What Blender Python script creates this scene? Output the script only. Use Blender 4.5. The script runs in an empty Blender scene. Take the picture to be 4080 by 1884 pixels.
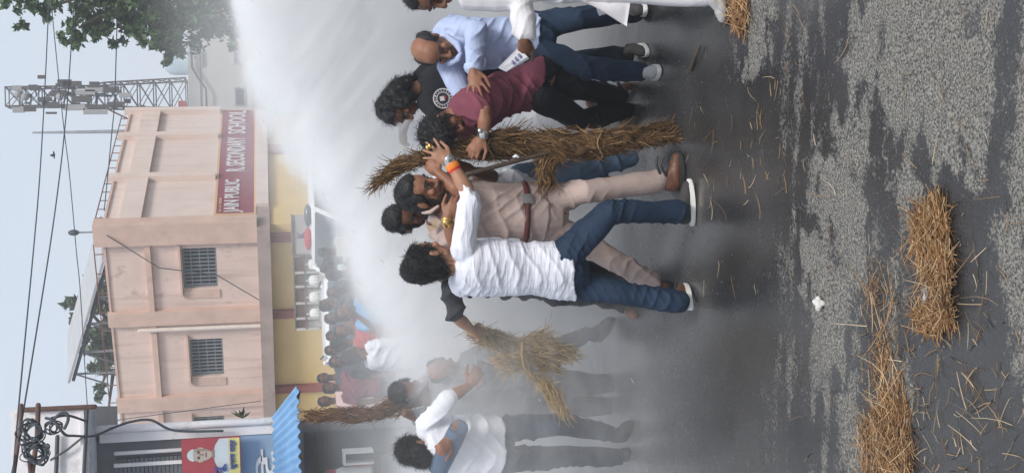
import bpy, bmesh, math, random
import numpy as np
from mathutils import Vector, Matrix
random.seed(7); RNG = np.random.default_rng(7)
SC = bpy.context.scene
COL = SC.collection

# ------------------------------------------------------------------ camera
FPX, PITCH, ROLL, CAMH = 5000.0, math.atan(940/5000), 0.03, 2.41
F_ = np.array([0, math.cos(PITCH), -math.sin(PITCH)])
U_ = np.array([0, math.sin(PITCH), math.cos(PITCH)])
R_ = np.array([1.0, 0, 0])
RR = math.cos(ROLL)*R_ - math.sin(ROLL)*U_
UU = math.cos(ROLL)*U_ + math.sin(ROLL)*R_
cd = bpy.data.cameras.new('camera'); cam = bpy.data.objects.new('camera', cd); COL.objects.link(cam)
cd.sensor_fit = 'HORIZONTAL'; cd.sensor_width = 36; cd.lens = 36*FPX/4080
cd.clip_start = 0.1; cd.clip_end = 3000
# the phone was held upright while the picture is stored lying on its side: image right = down
cx, cy, cz = -UU, RR, -F_
cam.matrix_world = Matrix(((cx[0], cy[0], cz[0], 0), (cx[1], cy[1], cz[1], 0), (cx[2], cy[2], cz[2], CAMH), (0, 0, 0, 1)))
SC.camera = cam

# ------------------------------------------------------------------ light
EL, AZ = math.radians(50), math.radians(155)
w = bpy.data.worlds.new('World'); SC.world = w; w.use_nodes = True
nt = w.node_tree; nt.nodes.clear()
out = nt.nodes.new('ShaderNodeOutputWorld'); bg = nt.nodes.new('ShaderNodeBackground')
sky = nt.nodes.new('ShaderNodeTexSky'); sky.sky_type = 'NISHITA'; sky.sun_disc = False
sky.sun_elevation = EL; sky.sun_rotation = AZ; sky.air_density = 1.0; sky.dust_density = 6.0; sky.ozone_density = 1.0
mx = nt.nodes.new('ShaderNodeMix'); mx.data_type = 'RGBA'; mx.inputs[0].default_value = 0.82
mx.inputs[7].default_value = (5.7, 6.35, 7.35, 1)          # even overcast cloud
nt.links.new(sky.outputs[0], mx.inputs[6]); nt.links.new(mx.outputs[2], bg.inputs[0])
bg.inputs[1].default_value = 0.097
nt.links.new(bg.outputs[0], out.inputs[0])
sd = bpy.data.lights.new('sun', 'SUN'); sd.energy = 1.9; sd.angle = math.radians(16); sd.color = (1, .96, .9)
sun = bpy.data.objects.new('sun', sd); COL.objects.link(sun)
sun.rotation_euler = (math.radians(40), 0, math.radians(25))
SC.view_settings.view_transform = 'Standard'; SC.view_settings.look = 'None'
SC.view_settings.exposure = 0.47; SC.view_settings.gamma = 1.0
SC.cycles.use_denoising = True
SC.cycles.volume_bounces = 4
SC.cycles.max_bounces = 8; SC.cycles.diffuse_bounces = 3; SC.cycles.glossy_bounces = 3
SC.cycles.transparent_max_bounces = 12

# ------------------------------------------------------------------ where a place on the photograph lies in the world
SX = 4080/2576
def W(X, Y, d):
    """world point at depth d (metres along +y) seen at picture position X (down), Y (leftwards)"""
    a = (X*SX-2040)/FPX; b = (942-Y*SX)/FPX
    v = F_ + b*RR - a*UU
    return np.array([0, 0, CAMH]) + v*(d/v[1])
def ray(X, Y):
    a = (X*SX-2040)/FPX; b = (942-Y*SX)/FPX
    return F_ + b*RR - a*UU
def G(X, Y, z=0.0):
    v = ray(X, Y); return np.array([0, 0, CAMH]) + v*((z-CAMH)/v[2])
def gd(X, Y): return G(X, Y)[1]
def unproj(P):
    """world points (N,3) -> picture positions"""
    q = P-np.array([0, 0, CAMH]); f = q@F_
    return ((-(q@UU))/f*FPX+2040)/SX, (942-(q@RR)/f*FPX)/SX
def frame(ox, oy, s): return lambda x, y: ((ox+x/s)/SX, (oy+y/s)/SX)
q1 = frame(1450, 0, 1.7); q2 = frame(1450, 500, 1.487); q3 = frame(1100, 1100, 1.518)
q5 = frame(300, 400, 1.7); q6 = frame(0, 1000, 1.346); q4 = frame(0, 0, 1.7)
z2 = frame(1100, 900, 2.38); z3 = frame(1100, 1350, 2.228); z1 = frame(1100, 700, 3.9675)
q7 = frame(2700, 0, 1.3225); q8 = frame(2700, 900, 1.2094); zp = frame(650, 1650, 4.293); zc = frame(40, 1580, 3.915)
def r1(x, y, d): return W(*q1(x, y), d)
def r2(x, y, d): return W(*q2(x, y), d)
def r3(x, y, d): return W(*q3(x, y), d)
def nrm(v):
    v = np.asarray(v, float); return v/max(1e-9, np.linalg.norm(v))

# ------------------------------------------------------------------ materials
def new_mat(name):
    m = bpy.data.materials.new(name); m.use_nodes = True
    nt = m.node_tree; b = nt.nodes['Principled BSDF']
    return m, nt, b
def N(nt, t, **kw):
    n = nt.nodes.new(t)
    for k, v in kw.items(): setattr(n, k, v)
    return n
def pm(name, col, rough=.8, var=.18, scale=6., bump=.0, bscale=80., metal=0., spec=.4, wear=None, wscale=2., wamt=.5, stretch=None, island=0., streak=None, ramp=None):
    m, nt, b = new_mat(name)
    L = nt.links.new
    tc = N(nt, 'ShaderNodeTexCoord'); mp = N(nt, 'ShaderNodeMapping')
    L(tc.outputs['Object'], mp.inputs[0])
    if stretch: mp.inputs['Scale'].default_value = stretch
    n1 = N(nt, 'ShaderNodeTexNoise'); n1.inputs['Scale'].default_value = scale; n1.inputs['Detail'].default_value = 6
    L(mp.outputs[0], n1.inputs['Vector'])
    ra = N(nt, 'ShaderNodeMapRange'); ra.inputs[1].default_value = .3; ra.inputs[2].default_value = .7
    ra.inputs[3].default_value = 1-var; ra.inputs[4].default_value = 1+var
    L(n1.outputs[0], ra.inputs[0])
    mu = N(nt, 'ShaderNodeMix', data_type='RGBA', blend_type='MULTIPLY'); mu.inputs[0].default_value = 1
    mu.inputs[6].default_value = (*col, 1)
    L(ra.outputs[0], mu.inputs[7]); last = mu.outputs[2]
    if island:
        ge = N(nt, 'ShaderNodeNewGeometry'); r2_ = N(nt, 'ShaderNodeMapRange')
        r2_.inputs[3].default_value = 1-island; r2_.inputs[4].default_value = 1+island
        L(ge.outputs['Random Per Island'], r2_.inputs[0])
        m3 = N(nt, 'ShaderNodeMix', data_type='RGBA', blend_type='MULTIPLY'); m3.inputs[0].default_value = 1
        L(last, m3.inputs[6]); L(r2_.outputs[0], m3.inputs[7]); last = m3.outputs[2]
    if ramp:
        ge = N(nt, 'ShaderNodeNewGeometry'); cr = N(nt, 'ShaderNodeValToRGB'); L(ge.outputs['Random Per Island'], cr.inputs[0])
        el = cr.color_ramp.elements
        for i, (p, c) in enumerate(ramp):
            e = el[i] if i < 2 else el.new(p)
            e.position = p; e.color = (*c, 1)
        L(cr.outputs[0], mu.inputs[6])
    if streak:
        mp2 = N(nt, 'ShaderNodeMapping'); mp2.inputs['Scale'].default_value = (3.2, 3.2, .22); L(tc.outputs['Object'], mp2.inputs[0])
        n4 = N(nt, 'ShaderNodeTexNoise'); n4.inputs['Scale'].default_value = 1.6; n4.inputs['Detail'].default_value = 6; L(mp2.outputs[0], n4.inputs['Vector'])
        r4 = N(nt, 'ShaderNodeMapRange'); r4.inputs[1].default_value = .52; r4.inputs[2].default_value = .75; r4.inputs[4].default_value = streak[1]; L(n4.outputs[0], r4.inputs[0])
        m5 = N(nt, 'ShaderNodeMix', data_type='RGBA'); L(r4.outputs[0], m5.inputs[0]); L(last, m5.inputs[6]); m5.inputs[7].default_value = (*streak[0], 1); last = m5.outputs[2]
    if wear:
        n2 = N(nt, 'ShaderNodeTexNoise'); n2.inputs['Scale'].default_value = wscale; n2.inputs['Detail'].default_value = 9; n2.inputs['Roughness'].default_value = .68
        L(mp.outputs[0], n2.inputs['Vector'])
        rr = N(nt, 'ShaderNodeMapRange'); rr.inputs[1].default_value = .56; rr.inputs[2].default_value = .74; rr.inputs[4].default_value = wamt
        L(n2.outputs[0], rr.inputs[0])
        m4 = N(nt, 'ShaderNodeMix', data_type='RGBA'); L(rr.outputs[0], m4.inputs[0]); L(last, m4.inputs[6]); m4.inputs[7].default_value = (*wear, 1)
        last = m4.outputs[2]
    L(last, b.inputs['Base Color'])
    b.inputs['Roughness'].default_value = rough; b.inputs['Metallic'].default_value = metal
    b.inputs['Specular IOR Level'].default_value = spec
    if bump:
        n3 = N(nt, 'ShaderNodeTexNoise'); n3.inputs['Scale'].default_value = bscale; n3.inputs['Detail'].default_value = 4
        L(mp.outputs[0], n3.inputs['Vector'])
        bp = N(nt, 'ShaderNodeBump'); bp.inputs['Strength'].default_value = bump; bp.inputs['Distance'].default_value = .01
        L(n3.outputs[0], bp.inputs['Height']); L(bp.outputs[0], b.inputs['Normal'])
    return m
def s2l(*c): return tuple(((v/255+.055)/1.055)**2.4 if v/255 > .04045 else v/255/12.92 for v in c)

# ------------------------------------------------------------------ mesh helpers
class MB:
    def __init__(s): s.v = []; s.f = []; s.n = 0
    def add(s, V, Fs):
        s.v.append(np.asarray(V, float)); s.f += [tuple(i+s.n for i in f) for f in Fs]; s.n += len(V); return s
    def hexa(s, P):   # 8 corners: bottom 4 ccw, top 4 ccw
        return s.add(P, [(3, 2, 1, 0), (4, 5, 6, 7), (0, 1, 5, 4), (1, 2, 6, 5), (2, 3, 7, 6), (3, 0, 4, 7)])
    def box(s, c, ex, ey, ez):   # centre and three half axes
        c, ex, ey, ez = map(lambda a: np.asarray(a, float), (c, ex, ey, ez))
        return s.hexa([c-ex-ey-ez, c+ex-ey-ez, c+ex+ey-ez, c-ex+ey-ez, c-ex-ey+ez, c+ex-ey+ez, c+ex+ey+ez, c-ex+ey+ez])
    def ring(s, rings, close=True):
        k = len(rings[0]); V = np.concatenate(rings); Fs = []
        for i in range(len(rings)-1):
            for j in range(k):
                a, b = i*k+j, i*k+(j+1) % k
                Fs.append((a, b, b+k, a+k))
        if close:
            Fs.append(tuple(range(k-1, -1, -1))); Fs.append(tuple(range((len(rings)-1)*k, len(rings)*k)))
        return s.add(V, Fs)
    def tube(s, pts, rad, n=10, cap=True, flat=None):
        pts = [np.asarray(p, float) for p in pts]
        if not hasattr(rad, '__len__'): rad = [rad]*len(pts)
        T = []
        for i in range(len(pts)):
            a = pts[max(0, i-1)]; b = pts[min(len(pts)-1, i+1)]; T.append(nrm(b-a))
        ref = np.array([0, 0, 1.]) if abs(T[0][2]) < .9 else np.array([1., 0, 0])
        u = nrm(np.cross(T[0], ref)); rings = []
        seq = []
        if cap:
            for h, k in ((-1, .08), (-.8, .6), (-.45, .9)): seq.append((pts[0]+T[0]*h*rad[0]*.9, rad[0]*k, T[0]))
        for p, r, t in zip(pts, rad, T): seq.append((p, r, t))
        if cap:
            for h, k in ((.45, .9), (.8, .6), (1, .08)): seq.append((pts[-1]+T[-1]*h*rad[-1]*.9, rad[-1]*k, T[-1]))
        for p, r, t in seq:
            u = nrm(u-t*np.dot(u, t)); vv = np.cross(t, u)
            if flat is not None:
                fa, fk = flat
                ring = []
                for j in range(n):
                    a = 2*math.pi*j/n; o = (u*math.cos(a)+vv*math.sin(a))*r
                    o = o-fa*np.dot(o, fa)*(1-fk); ring.append(p+o)
                rings.append(np.array(ring))
            else:
                rings.append(np.array([p+(u*math.cos(2*math.pi*j/n)+vv*math.sin(2*math.pi*j/n))*r for j in range(n)]))
        return s.ring(rings)
    def ell(s, c, ax, ay, az, n=12, m=8):
        c, ax, ay, az = map(lambda a: np.asarray(a, float), (c, ax, ay, az)); rings = []
        for i in range(m+1):
            th = math.pi*(i+.02 if i == 0 else i-.02 if i == m else i)/m
            rings.append(np.array([c+az*-math.cos(th)+(ax*math.cos(2*math.pi*j/n)+ay*math.sin(2*math.pi*j/n))*math.sin(th) for j in range(n)]))
        return s.ring(rings)
    def loft(s, st, n=18, sq=1.0):
        """stations (p, half width vector, half depth vector)"""
        rings = []
        for p, a, b in st:
            p, a, b = map(lambda q: np.asarray(q, float), (p, a, b)); R = []
            for j in range(n):
                t = 2*math.pi*j/n; c, si = math.cos(t), math.sin(t)
                c = math.copysign(abs(c)**sq, c); si = math.copysign(abs(si)**sq, si)
                R.append(p+a*c+b*si)
            rings.append(np.array(R))
        return s.ring(rings)
    def mesh(s, name):
        me = bpy.data.meshes.new(name)
        me.from_pydata(np.concatenate(s.v).tolist(), [], s.f); me.update(); return me

def tag(o, label=None, cat=None, group=None, kind=None):
    if label: o['label'] = label
    if cat: o['category'] = cat
    if group: o['group'] = group
    if kind: o['kind'] = kind
    return o
def empty(name, loc, label=None, cat=None, group=None):
    o = bpy.data.objects.new(name, None); o.location = Vector(loc); COL.objects.link(o); o.empty_display_size = .1
    return tag(o, label, cat, group)
def wloc(o):
    p = np.zeros(3)
    while o is not None: p += np.array(o.location); o = o.parent
    return p
def link(name, me, mat, parent=None, smooth=False, origin=None):
    """me holds world coordinates; shift them so that the parent's place is the origin"""
    o = bpy.data.objects.new(name, me)
    off = np.zeros(3)
    if parent is not None:
        off = wloc(parent); o.parent = parent
    elif origin is not None:
        off = np.asarray(origin, float); o.location = Vector(off)
    n = len(me.vertices); co = np.empty(n*3); me.vertices.foreach_get('co', co)
    co = co.reshape(-1, 3)-off; me.vertices.foreach_set('co', co.ravel())
    me.materials.clear()
    for m in (mat if isinstance(mat, (list, tuple)) else [mat]): me.materials.append(m)
    if smooth: me.polygons.foreach_set('use_smooth', [True]*len(me.polygons))
    me.update(); COL.objects.link(o); return o
def mk(name, mb, mat, parent=None, smooth=False, origin=None):
    return link(name, mb.mesh(name), mat, parent, smooth, origin)
def fast_mesh(name, V, Q):
    me = bpy.data.meshes.new(name); k = Q.shape[1]
    me.vertices.add(len(V)); me.vertices.foreach_set('co', V.astype(np.float32).ravel())
    me.loops.add(Q.size); me.loops.foreach_set('vertex_index', Q.astype(np.int32).ravel())
    me.polygons.add(len(Q)); me.polygons.foreach_set('loop_start', np.arange(0, Q.size, k, dtype=np.int32))
    me.update(calc_edges=True); me.validate(); return me
def wob(co, seed=0, wl=.1):
    """cheap smooth pseudo noise in -1..1"""
    r = np.random.default_rng(seed); o = np.zeros(len(co))
    for i in range(5):
        k = r.normal(size=3); k *= 2*math.pi/wl/np.linalg.norm(k)*(.6+.8*r.random())
        o += np.sin(co@k+r.random()*6.28)
    return o/2.6
def remesh(mb, voxel, smooth=4, folds=(), clampz=None, disp=()):
    me = mb.mesh('tmp'); o = bpy.data.objects.new('tmp', me); COL.objects.link(o)
    md = o.modifiers.new('r', 'REMESH'); md.mode = 'VOXEL'; md.voxel_size = voxel; md.adaptivity = 0
    dg = bpy.context.evaluated_depsgraph_get(); ev = o.evaluated_get(dg)
    m2 = bpy.data.meshes.new_from_object(ev)
    bpy.data.objects.remove(o); bpy.data.meshes.remove(me)
    n = len(m2.vertices); co = np.empty(n*3); m2.vertices.foreach_get('co', co); co = co.reshape(-1, 3)
    ed = np.empty(len(m2.edges)*2, np.int32); m2.edges.foreach_get('vertices', ed); ed = ed.reshape(-1, 2)
    deg = np.bincount(ed.ravel(), minlength=n)[:, None].clip(1)
    for it in range(smooth):
        for lam in (.6, -.52) if it < smooth-1 else (.5,):
            s = np.zeros_like(co)
            for k in range(3):
                s[:, k] = np.bincount(ed[:, 0], co[ed[:, 1], k], n)+np.bincount(ed[:, 1], co[ed[:, 0], k], n)
            co = co+lam*(s/deg-co)
    m2.vertices.foreach_set('co', co.ravel()); m2.update()
    if folds or disp:
        nn = np.empty(n*3); m2.vertices.foreach_get('normal', nn); nn = nn.reshape(-1, 3)
        h = np.zeros(n)
        for i, (dirv, wl, amp, warp, *on) in enumerate(folds):
            dv = nrm(dirv)
            ph = co@dv*(2*math.pi/wl)+warp*wob(co, 11+i, wl*5.5)+.5*warp*wob(co, 31+i, wl*2.3)
            s = (1-np.abs(np.sin(ph/2)))**1.9*1.5-.42
            h += amp*s*(np.clip(.35+1.15*wob(co, 51+i, wl*4.5), 0.0, 1.3) if not on else np.clip(.75+.6*wob(co, 51+i, .3), 0.1, 1.2))
        for i, (wl, amp) in enumerate(disp): h += amp*wob(co, 71+i, wl)
        co = co+nn*h[:, None]
    if clampz is not None: co[:, 2] = np.maximum(co[:, 2], clampz)
    m2.vertices.foreach_set('co', co.ravel()); m2.update()
    return m2
def blob(name, mb, mat, parent, voxel=.009, smooth=4, folds=(), clampz=None, disp=()):
    return link(name, remesh(mb, voxel, smooth, folds, clampz, disp), mat, parent, True)

def strands(c0, dirs, length, rad, sag=0.02, seg=3, curl=.15):
    """thin three sided stalks: start points, directions, lengths, radii -> mesh arrays"""
    n = len(c0); dirs = dirs/np.linalg.norm(dirs, axis=1, keepdims=True)
    ref = RNG.normal(size=(n, 3)); a = np.cross(dirs, ref); a /= np.linalg.norm(a, axis=1, keepdims=True); b = np.cross(dirs, a)
    kb = RNG.normal(size=(n, 2))*curl
    V = np.empty((n, seg+1, 3, 3))
    for i in range(seg+1):
        t = i/seg
        c = c0+dirs*(length*t)[:, None]+(a*kb[:, :1]+b*kb[:, 1:])*(length*(t*t))[:, None]
        c[:, 2] -= sag*length*t*t*2
        r = rad*(1 if i < seg else .5)
        for j in range(3):
            an = 2*math.pi*j/3
            V[:, i, j] = c+(a*math.cos(an)+b*math.sin(an))*r[:, None]
    idx = np.arange(n)[:, None]*(seg+1)*3; Q = []
    for i in range(seg):
        for j in range(3):
            k = (j+1) % 3; Q.append(np.stack([idx[:, 0]+i*3+j, idx[:, 0]+i*3+k, idx[:, 0]+(i+1)*3+k, idx[:, 0]+(i+1)*3+j], 1))
    return V.reshape(-1, 3), np.concatenate(Q)
# ------------------------------------------------------------------ road
def inpoly(X, Y, poly):
    c = np.zeros(X.shape, bool); n = len(poly)
    for i in range(n):
        x1, y1 = poly[i]; x2, y2 = poly[(i+1) % n]
        if y1 == y2: continue
        c ^= ((y1 > Y) != (y2 > Y)) & (X < (x2-x1)*(Y-y1)/(y2-y1)+x1)
    return c
def make_road():
    xs = np.concatenate([np.linspace(-200, -8, 14), np.linspace(-7, -2.2, 16), np.arange(-2.1, 2.1, .016), np.linspace(2.2, 7, 16), np.linspace(8, 200, 14)])
    ys = np.concatenate([np.linspace(-60, 2.5, 8), np.arange(3.2, 8.6, .02), np.geomspace(8.63, 60, 50), np.geomspace(70, 500, 12)])
    X, Y = np.meshgrid(xs, ys, indexing='ij'); P = np.stack([X, Y, np.zeros_like(X)], -1).reshape(-1, 3)
    near = (P[:, 1] > 3) & (P[:, 1] < 60) & (abs(P[:, 0]) < 30)
    u = np.zeros(len(P)); v = np.zeros(len(P))
    u[near], v[near] = unproj(P[near])
    # dry patches of the road: outlines in picture positions, roughened by noise
    wig = 14*wob(P, 3, .22)+9*wob(P, 4, .09)+5*wob(P, 5, .045)
    wig2 = 12*wob(P, 6, .2)+9*wob(P, 8, .08)
    big = [(2190, -60), (2145, 30), (2134, 90), (2115, 130), (2120, 180), (2163, 210), (2206, 296), (2240, 330), (2297, 325), (2330, 382), (2350, 440), (2464, 470), (2500, 190), (2530, -60)]
    rim = [(2700, -60), (2585, -60), (2560, 90), (2545, 190), (2535, 380), (2505, 560), (2525, 800), (2556, 1000), (2570, 1260), (2700, 1260)]
    s1 = [(1890, -60), (1950, -60), (1945, 90), (1905, 190), (1880, 210), (1840, 190), (1850, 100)]
    mids = [[(2030, 400), (2090, 370), (2160, 470), (2200, 560), (2220, 700), (2150, 760), (2110, 650), (2060, 540), (2020, 520)],
            [(1995, 560), (2060, 600), (2120, 700), (2150, 860), (2120, 1000), (2070, 900), (2020, 760), (1990, 640)],
            [(2070, 260), (2110, 290), (2160, 360), (2190, 430), (2130, 430), (2080, 340)],
            [(2230, 420), (2290, 410), (2330, 500), (2290, 540), (2240, 500)],
            [(2110, 880), (2160, 960), (2170, 1190), (2110, 1190), (2090, 1000)]]
    dry = np.zeros(len(P)); KS = 10
    for k in range(KS):      # soft, ragged outlines: the mean of many wobbled ones
        a = .6+1.1*k/KS; U = u+a*wig*.6+16*wob(P, 100+k, .18)+10*wob(P, 120+k, .07)+RNG.normal()*12; Vv = v+a*wig2+14*wob(P, 140+k, .16)+RNG.normal()*10
        t = np.zeros(len(P)); t[inpoly(U, Vv, s1)] = .8
        for q in mids: t[inpoly(U, Vv, q)] = .85
        t[inpoly(U, Vv, big)] = 1; t[inpoly(U, Vv, rim)] = 1
        dry += t/KS
    streak = wob(P*np.array([1., 3.2, 1]), 21, .5)+.6*wob(P*np.array([1., 2.2, 1]), 22, .16)
    mid = np.clip((u+26*wob(P, 31, .5)+16*wob(P, 32, .15)-1870)/170, 0, 1)*np.clip((2380-u)/90, 0, 1)
    dry = np.maximum(dry, mid*np.clip(.22+.42*streak+.25*wob(P, 33, .35), .06, .66))
    dry = dry-np.clip(-streak-.35, 0, .6)*.9*(wob(P, 23, .6) > -.3)*(dry > .3)
    dry = np.clip(dry, 0, 1)
    pale = np.clip((P[:, 1]-6.5)/2.0, 0, 1)*np.clip(.75-P[:, 0]*.55+.25*wob(P, 61, .7), .1, 1)  # mist haze and wet sheen painted into the road colour farther out
    dry = np.where(near, dry, .35)
    dry = np.where(P[:, 1] > 20, .6, dry)
    z = np.zeros(len(P)); fine = near & (P[:, 1] < 9) & (abs(P[:, 0]) < 2.2)
    z[fine] = (.004*wob(P, 41, .5)+.0022*dry*wob(P, 42, .06))[fine]
    P[:, 2] = z-.004
    nx, ny = len(xs), len(ys); I = np.arange(nx*ny).reshape(nx, ny)
    Q = np.stack([I[:-1, :-1].ravel(), I[1:, :-1].ravel(), I[1:, 1:].ravel(), I[:-1, 1:].ravel()], 1)
    me = fast_mesh('road', P, Q)
    at = me.color_attributes.new('dry', 'FLOAT_COLOR', 'POINT')
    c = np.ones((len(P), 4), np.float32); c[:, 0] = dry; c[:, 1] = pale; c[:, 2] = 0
    at.data.foreach_set('color', c.ravel())
    m, nt, b = new_mat('asphalt'); L = nt.links.new
    a = N(nt, 'ShaderNodeAttribute', attribute_name='dry')
    tc = N(nt, 'ShaderNodeTexCoord')
    n1 = N(nt, 'ShaderNodeTexNoise'); n1.inputs['Scale'].default_value = 58; n1.inputs['Detail'].default_value = 5; n1.inputs['Roughness'].default_value = .7
    n2 = N(nt, 'ShaderNodeTexNoise'); n2.inputs['Scale'].default_value = 105; n2.inputs['Detail'].default_value = 4
    n3 = N(nt, 'ShaderNodeTexNoise'); n3.inputs['Scale'].default_value = 1.3; n3.inputs['Detail'].default_value = 5
    vo = N(nt, 'ShaderNodeTexVoronoi'); vo.inputs['Scale'].default_value = 75
    for n_ in (n1, n2, n3, vo): L(tc.outputs['Object'], n_.inputs['Vector'])
    # dryness broken up by the grain: stones dry first, pits stay wet
    ad = N(nt, 'ShaderNodeMath', operation='MULTIPLY_ADD'); L(n1.outputs[0], ad.inputs[0]); ad.inputs[1].default_value = 2.5
    sx = N(nt, 'ShaderNodeSeparateColor'); L(a.outputs['Color'], sx.inputs[0]); L(sx.outputs[0], ad.inputs[2])
    mr = N(nt, 'ShaderNodeMapRange', interpolation_type='SMOOTHSTEP'); mr.inputs[1].default_value = 2.02; mr.inputs[2].default_value = 2.5
    n5 = N(nt, 'ShaderNodeTexNoise'); n5.inputs['Scale'].default_value = 8; n5.inputs['Detail'].default_value = 6; n5.inputs['Roughness'].default_value = .65; L(tc.outputs['Object'], n5.inputs['Vector'])
    a5 = N(nt, 'ShaderNodeMath', operation='MULTIPLY_ADD'); L(n5.outputs[0], a5.inputs[0]); a5.inputs[1].default_value = 1.0; L(ad.outputs[0], a5.inputs[2]); L(a5.outputs[0], mr.inputs[0])
    dcol = N(nt, 'ShaderNodeValToRGB'); e = dcol.color_ramp.elements
    e[0].position = .36; e[0].color = (.035, .034, .031, 1); e[1].position = .66; e[1].color = (.30, .282, .245, 1)
    L(n2.outputs[0], dcol.inputs[0])
    wcol = N(nt, 'ShaderNodeValToRGB'); e = wcol.color_ramp.elements
    e[0].position = .3; e[0].color = (.018, .018, .018, 1); e[1].position = .7; e[1].color = (.05, .048, .047, 1)
    L(n3.outputs[0], wcol.inputs[0])
    mc = N(nt, 'ShaderNodeMix', data_type='RGBA'); L(mr.outputs[0], mc.inputs[0])
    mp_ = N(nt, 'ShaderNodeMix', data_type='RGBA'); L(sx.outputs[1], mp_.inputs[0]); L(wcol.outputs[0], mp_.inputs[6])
    haze_col = N(nt, 'ShaderNodeValToRGB'); e = haze_col.color_ramp.elements
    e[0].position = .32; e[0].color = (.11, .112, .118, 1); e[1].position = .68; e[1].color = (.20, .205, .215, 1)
    L(n1.outputs[0], haze_col.inputs[0]); L(haze_col.outputs[0], mp_.inputs[7]); L(mp_.outputs[2], mc.inputs[6]); L(dcol.outputs[0], mc.inputs[7])
    L(mc.outputs[2], b.inputs['Base Color'])
    rg = N(nt, 'ShaderNodeMapRange'); rg.inputs[3].default_value = .24; rg.inputs[4].default_value = .9; L(mr.outputs[0], rg.inputs[0])
    r3_ = N(nt, 'ShaderNodeMath', operation='MULTIPLY_ADD'); L(n3.outputs[0], r3_.inputs[0]); r3_.inputs[1].default_value = .24; r3_.inputs[2].default_value = -.12
    r4 = N(nt, 'ShaderNodeMath', operation='ADD'); L(rg.outputs[0], r4.inputs[0]); L(r3_.outputs[0], r4.inputs[1]); L(r4.outputs[0], b.inputs['Roughness'])
    b.inputs['Specular IOR Level'].default_value = .7
    hs = N(nt, 'ShaderNodeMath', operation='MULTIPLY_ADD'); L(n2.outputs[0], hs.inputs[0]); hs.inputs[1].default_value = 1.0; L(n1.outputs[0], hs.inputs[2])
    st = N(nt, 'ShaderNodeMapRange'); st.inputs[3].default_value = .16; st.inputs[4].default_value = .75; L(mr.outputs[0], st.inputs[0])
    bp = N(nt, 'ShaderNodeBump'); bp.inputs['Distance'].default_value = .008; L(st.outputs[0], bp.inputs['Strength']); L(hs.outputs[0], bp.inputs['Height'])
    L(bp.outputs[0], b.inputs['Normal'])
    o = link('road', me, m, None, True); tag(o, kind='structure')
    return o
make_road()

# ------------------------------------------------------------------ school building
M = {}
M['peach'] = pm('peach_plaster', (.70, .535, .465), .9, .1, 1.2, .15, 30, streak=((.36, .24, .19), .55), wear=(.24, .15, .115), wscale=2.4, wamt=.62, stretch=(1, 1, .7))
M['peachR'] = pm('pale_peach_plaster', (.70, .575, .515), .9, .05, 1.0, .12, 30, streak=((.5, .37, .3), .35), wear=(.45, .3, .22), wscale=.9, wamt=.4)
M['trim'] = pm('peach_trim', (.62, .44, .36), .9, .1, 2, .15, 30, wear=(.3, .18, .13), wscale=1.4, wamt=.5)
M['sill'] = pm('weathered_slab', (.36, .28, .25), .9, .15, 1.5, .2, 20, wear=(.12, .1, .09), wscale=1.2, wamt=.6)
M['yellow'] = pm('yellow_plaster', (.70, .49, .19), .9, .07, .8, .1, 20, wear=(.5, .34, .12), wscale=.6, wamt=.35)
M['maroon'] = pm('maroon_paint', (.27, .072, .055), .85, .1, 2, .1, 20)
M['signred'] = pm('sign_red', (.26, .06, .085), .7, .08, 2, streak=((.36, .16, .18), .5)); M['letter'] = pm('faded_white', (.66, .62, .64), .8, .06, 4, streak=((.45, .35, .37), .5))
M['white'] = pm('white_paint', (.78, .76, .77), .7, .06, 4)
M['cream'] = pm('cream_paint', (.62, .42, .25), .8, .05, 4)
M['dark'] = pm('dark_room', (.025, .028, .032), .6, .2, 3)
M['bar'] = pm('grey_bars', (.22, .24, .26), .6, .15, 5)
M['rust'] = pm('rusty_steel', (.19, .085, .05), .75, .3, 8, .2, 60)
M['steel'] = pm('dull_steel', (.22, .23, .25), .6, .2, 4)
M['panel'] = pm('tin_sheet', (.42, .42, .43), .6, .1, 2)
M['pvc'] = pm('pvc_pipe', (.72, .62, .55), .6, .08, 5, wear=(.4, .3, .24), wscale=4, wamt=.4)
M['wire'] = pm('wire_black', (.06, .07, .085), .6, .1, 5)
C0 = np.array([.58, 38., 0]); TH = math.atan2(.454, .891)
LV = np.array([-math.cos(TH), math.sin(TH), 0]); RV = np.array([math.sin(TH), math.cos(TH), 0]); KV = np.array([0, 0, 1.])
def onL(X, Y, off=0.):   # left facade: -> (a, z)
    v = ray(X, Y); n = RV; o = np.array([0, 0, CAMH]); t = np.dot(C0+RV*off-o, n)/np.dot(v, n); p = o+v*t-C0
    return np.dot(p, LV), p[2]
def onR(X, Y, off=0.):
    v = ray(X, Y); n = LV; o = np.array([0, 0, CAMH]); t = np.dot(C0+LV*off-o, n)/np.dot(v, n); p = o+v*t-C0
    return np.dot(p, RV), p[2]
def bb(mb, a0, a1, b0, b1, z0, z1):   # box in building coordinates
    P = [C0+LV*a+RV*b+KV*z for z in (z0, z1) for a, b in ((a0, b0), (a0, b1), (a1, b1), (a1, b0))]
    return mb.hexa(P)
AL, BL = 9.6, 9.0
zs0 = onL(683, 700)[1]; zs1 = onL(651, 700)[1]          # slab
ztop = onL(*q6(600, 315))[1]; zlin = onL(*q6(800, 250))[1]
school = empty('school_building', C0, 'peach two storey school with barred windows above a yellow ground floor', 'building')
wm = MB(); wins = []
def winrect(xa, xb, ya, yb):
    a0, zt = onL(xa, (ya+yb)/2); _, zb = onL(xb, (ya+yb)/2); al = onL((xa+xb)/2, ya)[0]; ar = onL((xa+xb)/2, yb)[0]
    return min(al, ar), max(al, ar), zb, zt
wins = [winrect(459.5, 546, 624, 725), winrect(480, 562, 852, 946), winrect(489, 566, 1047, 1115)]
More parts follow.
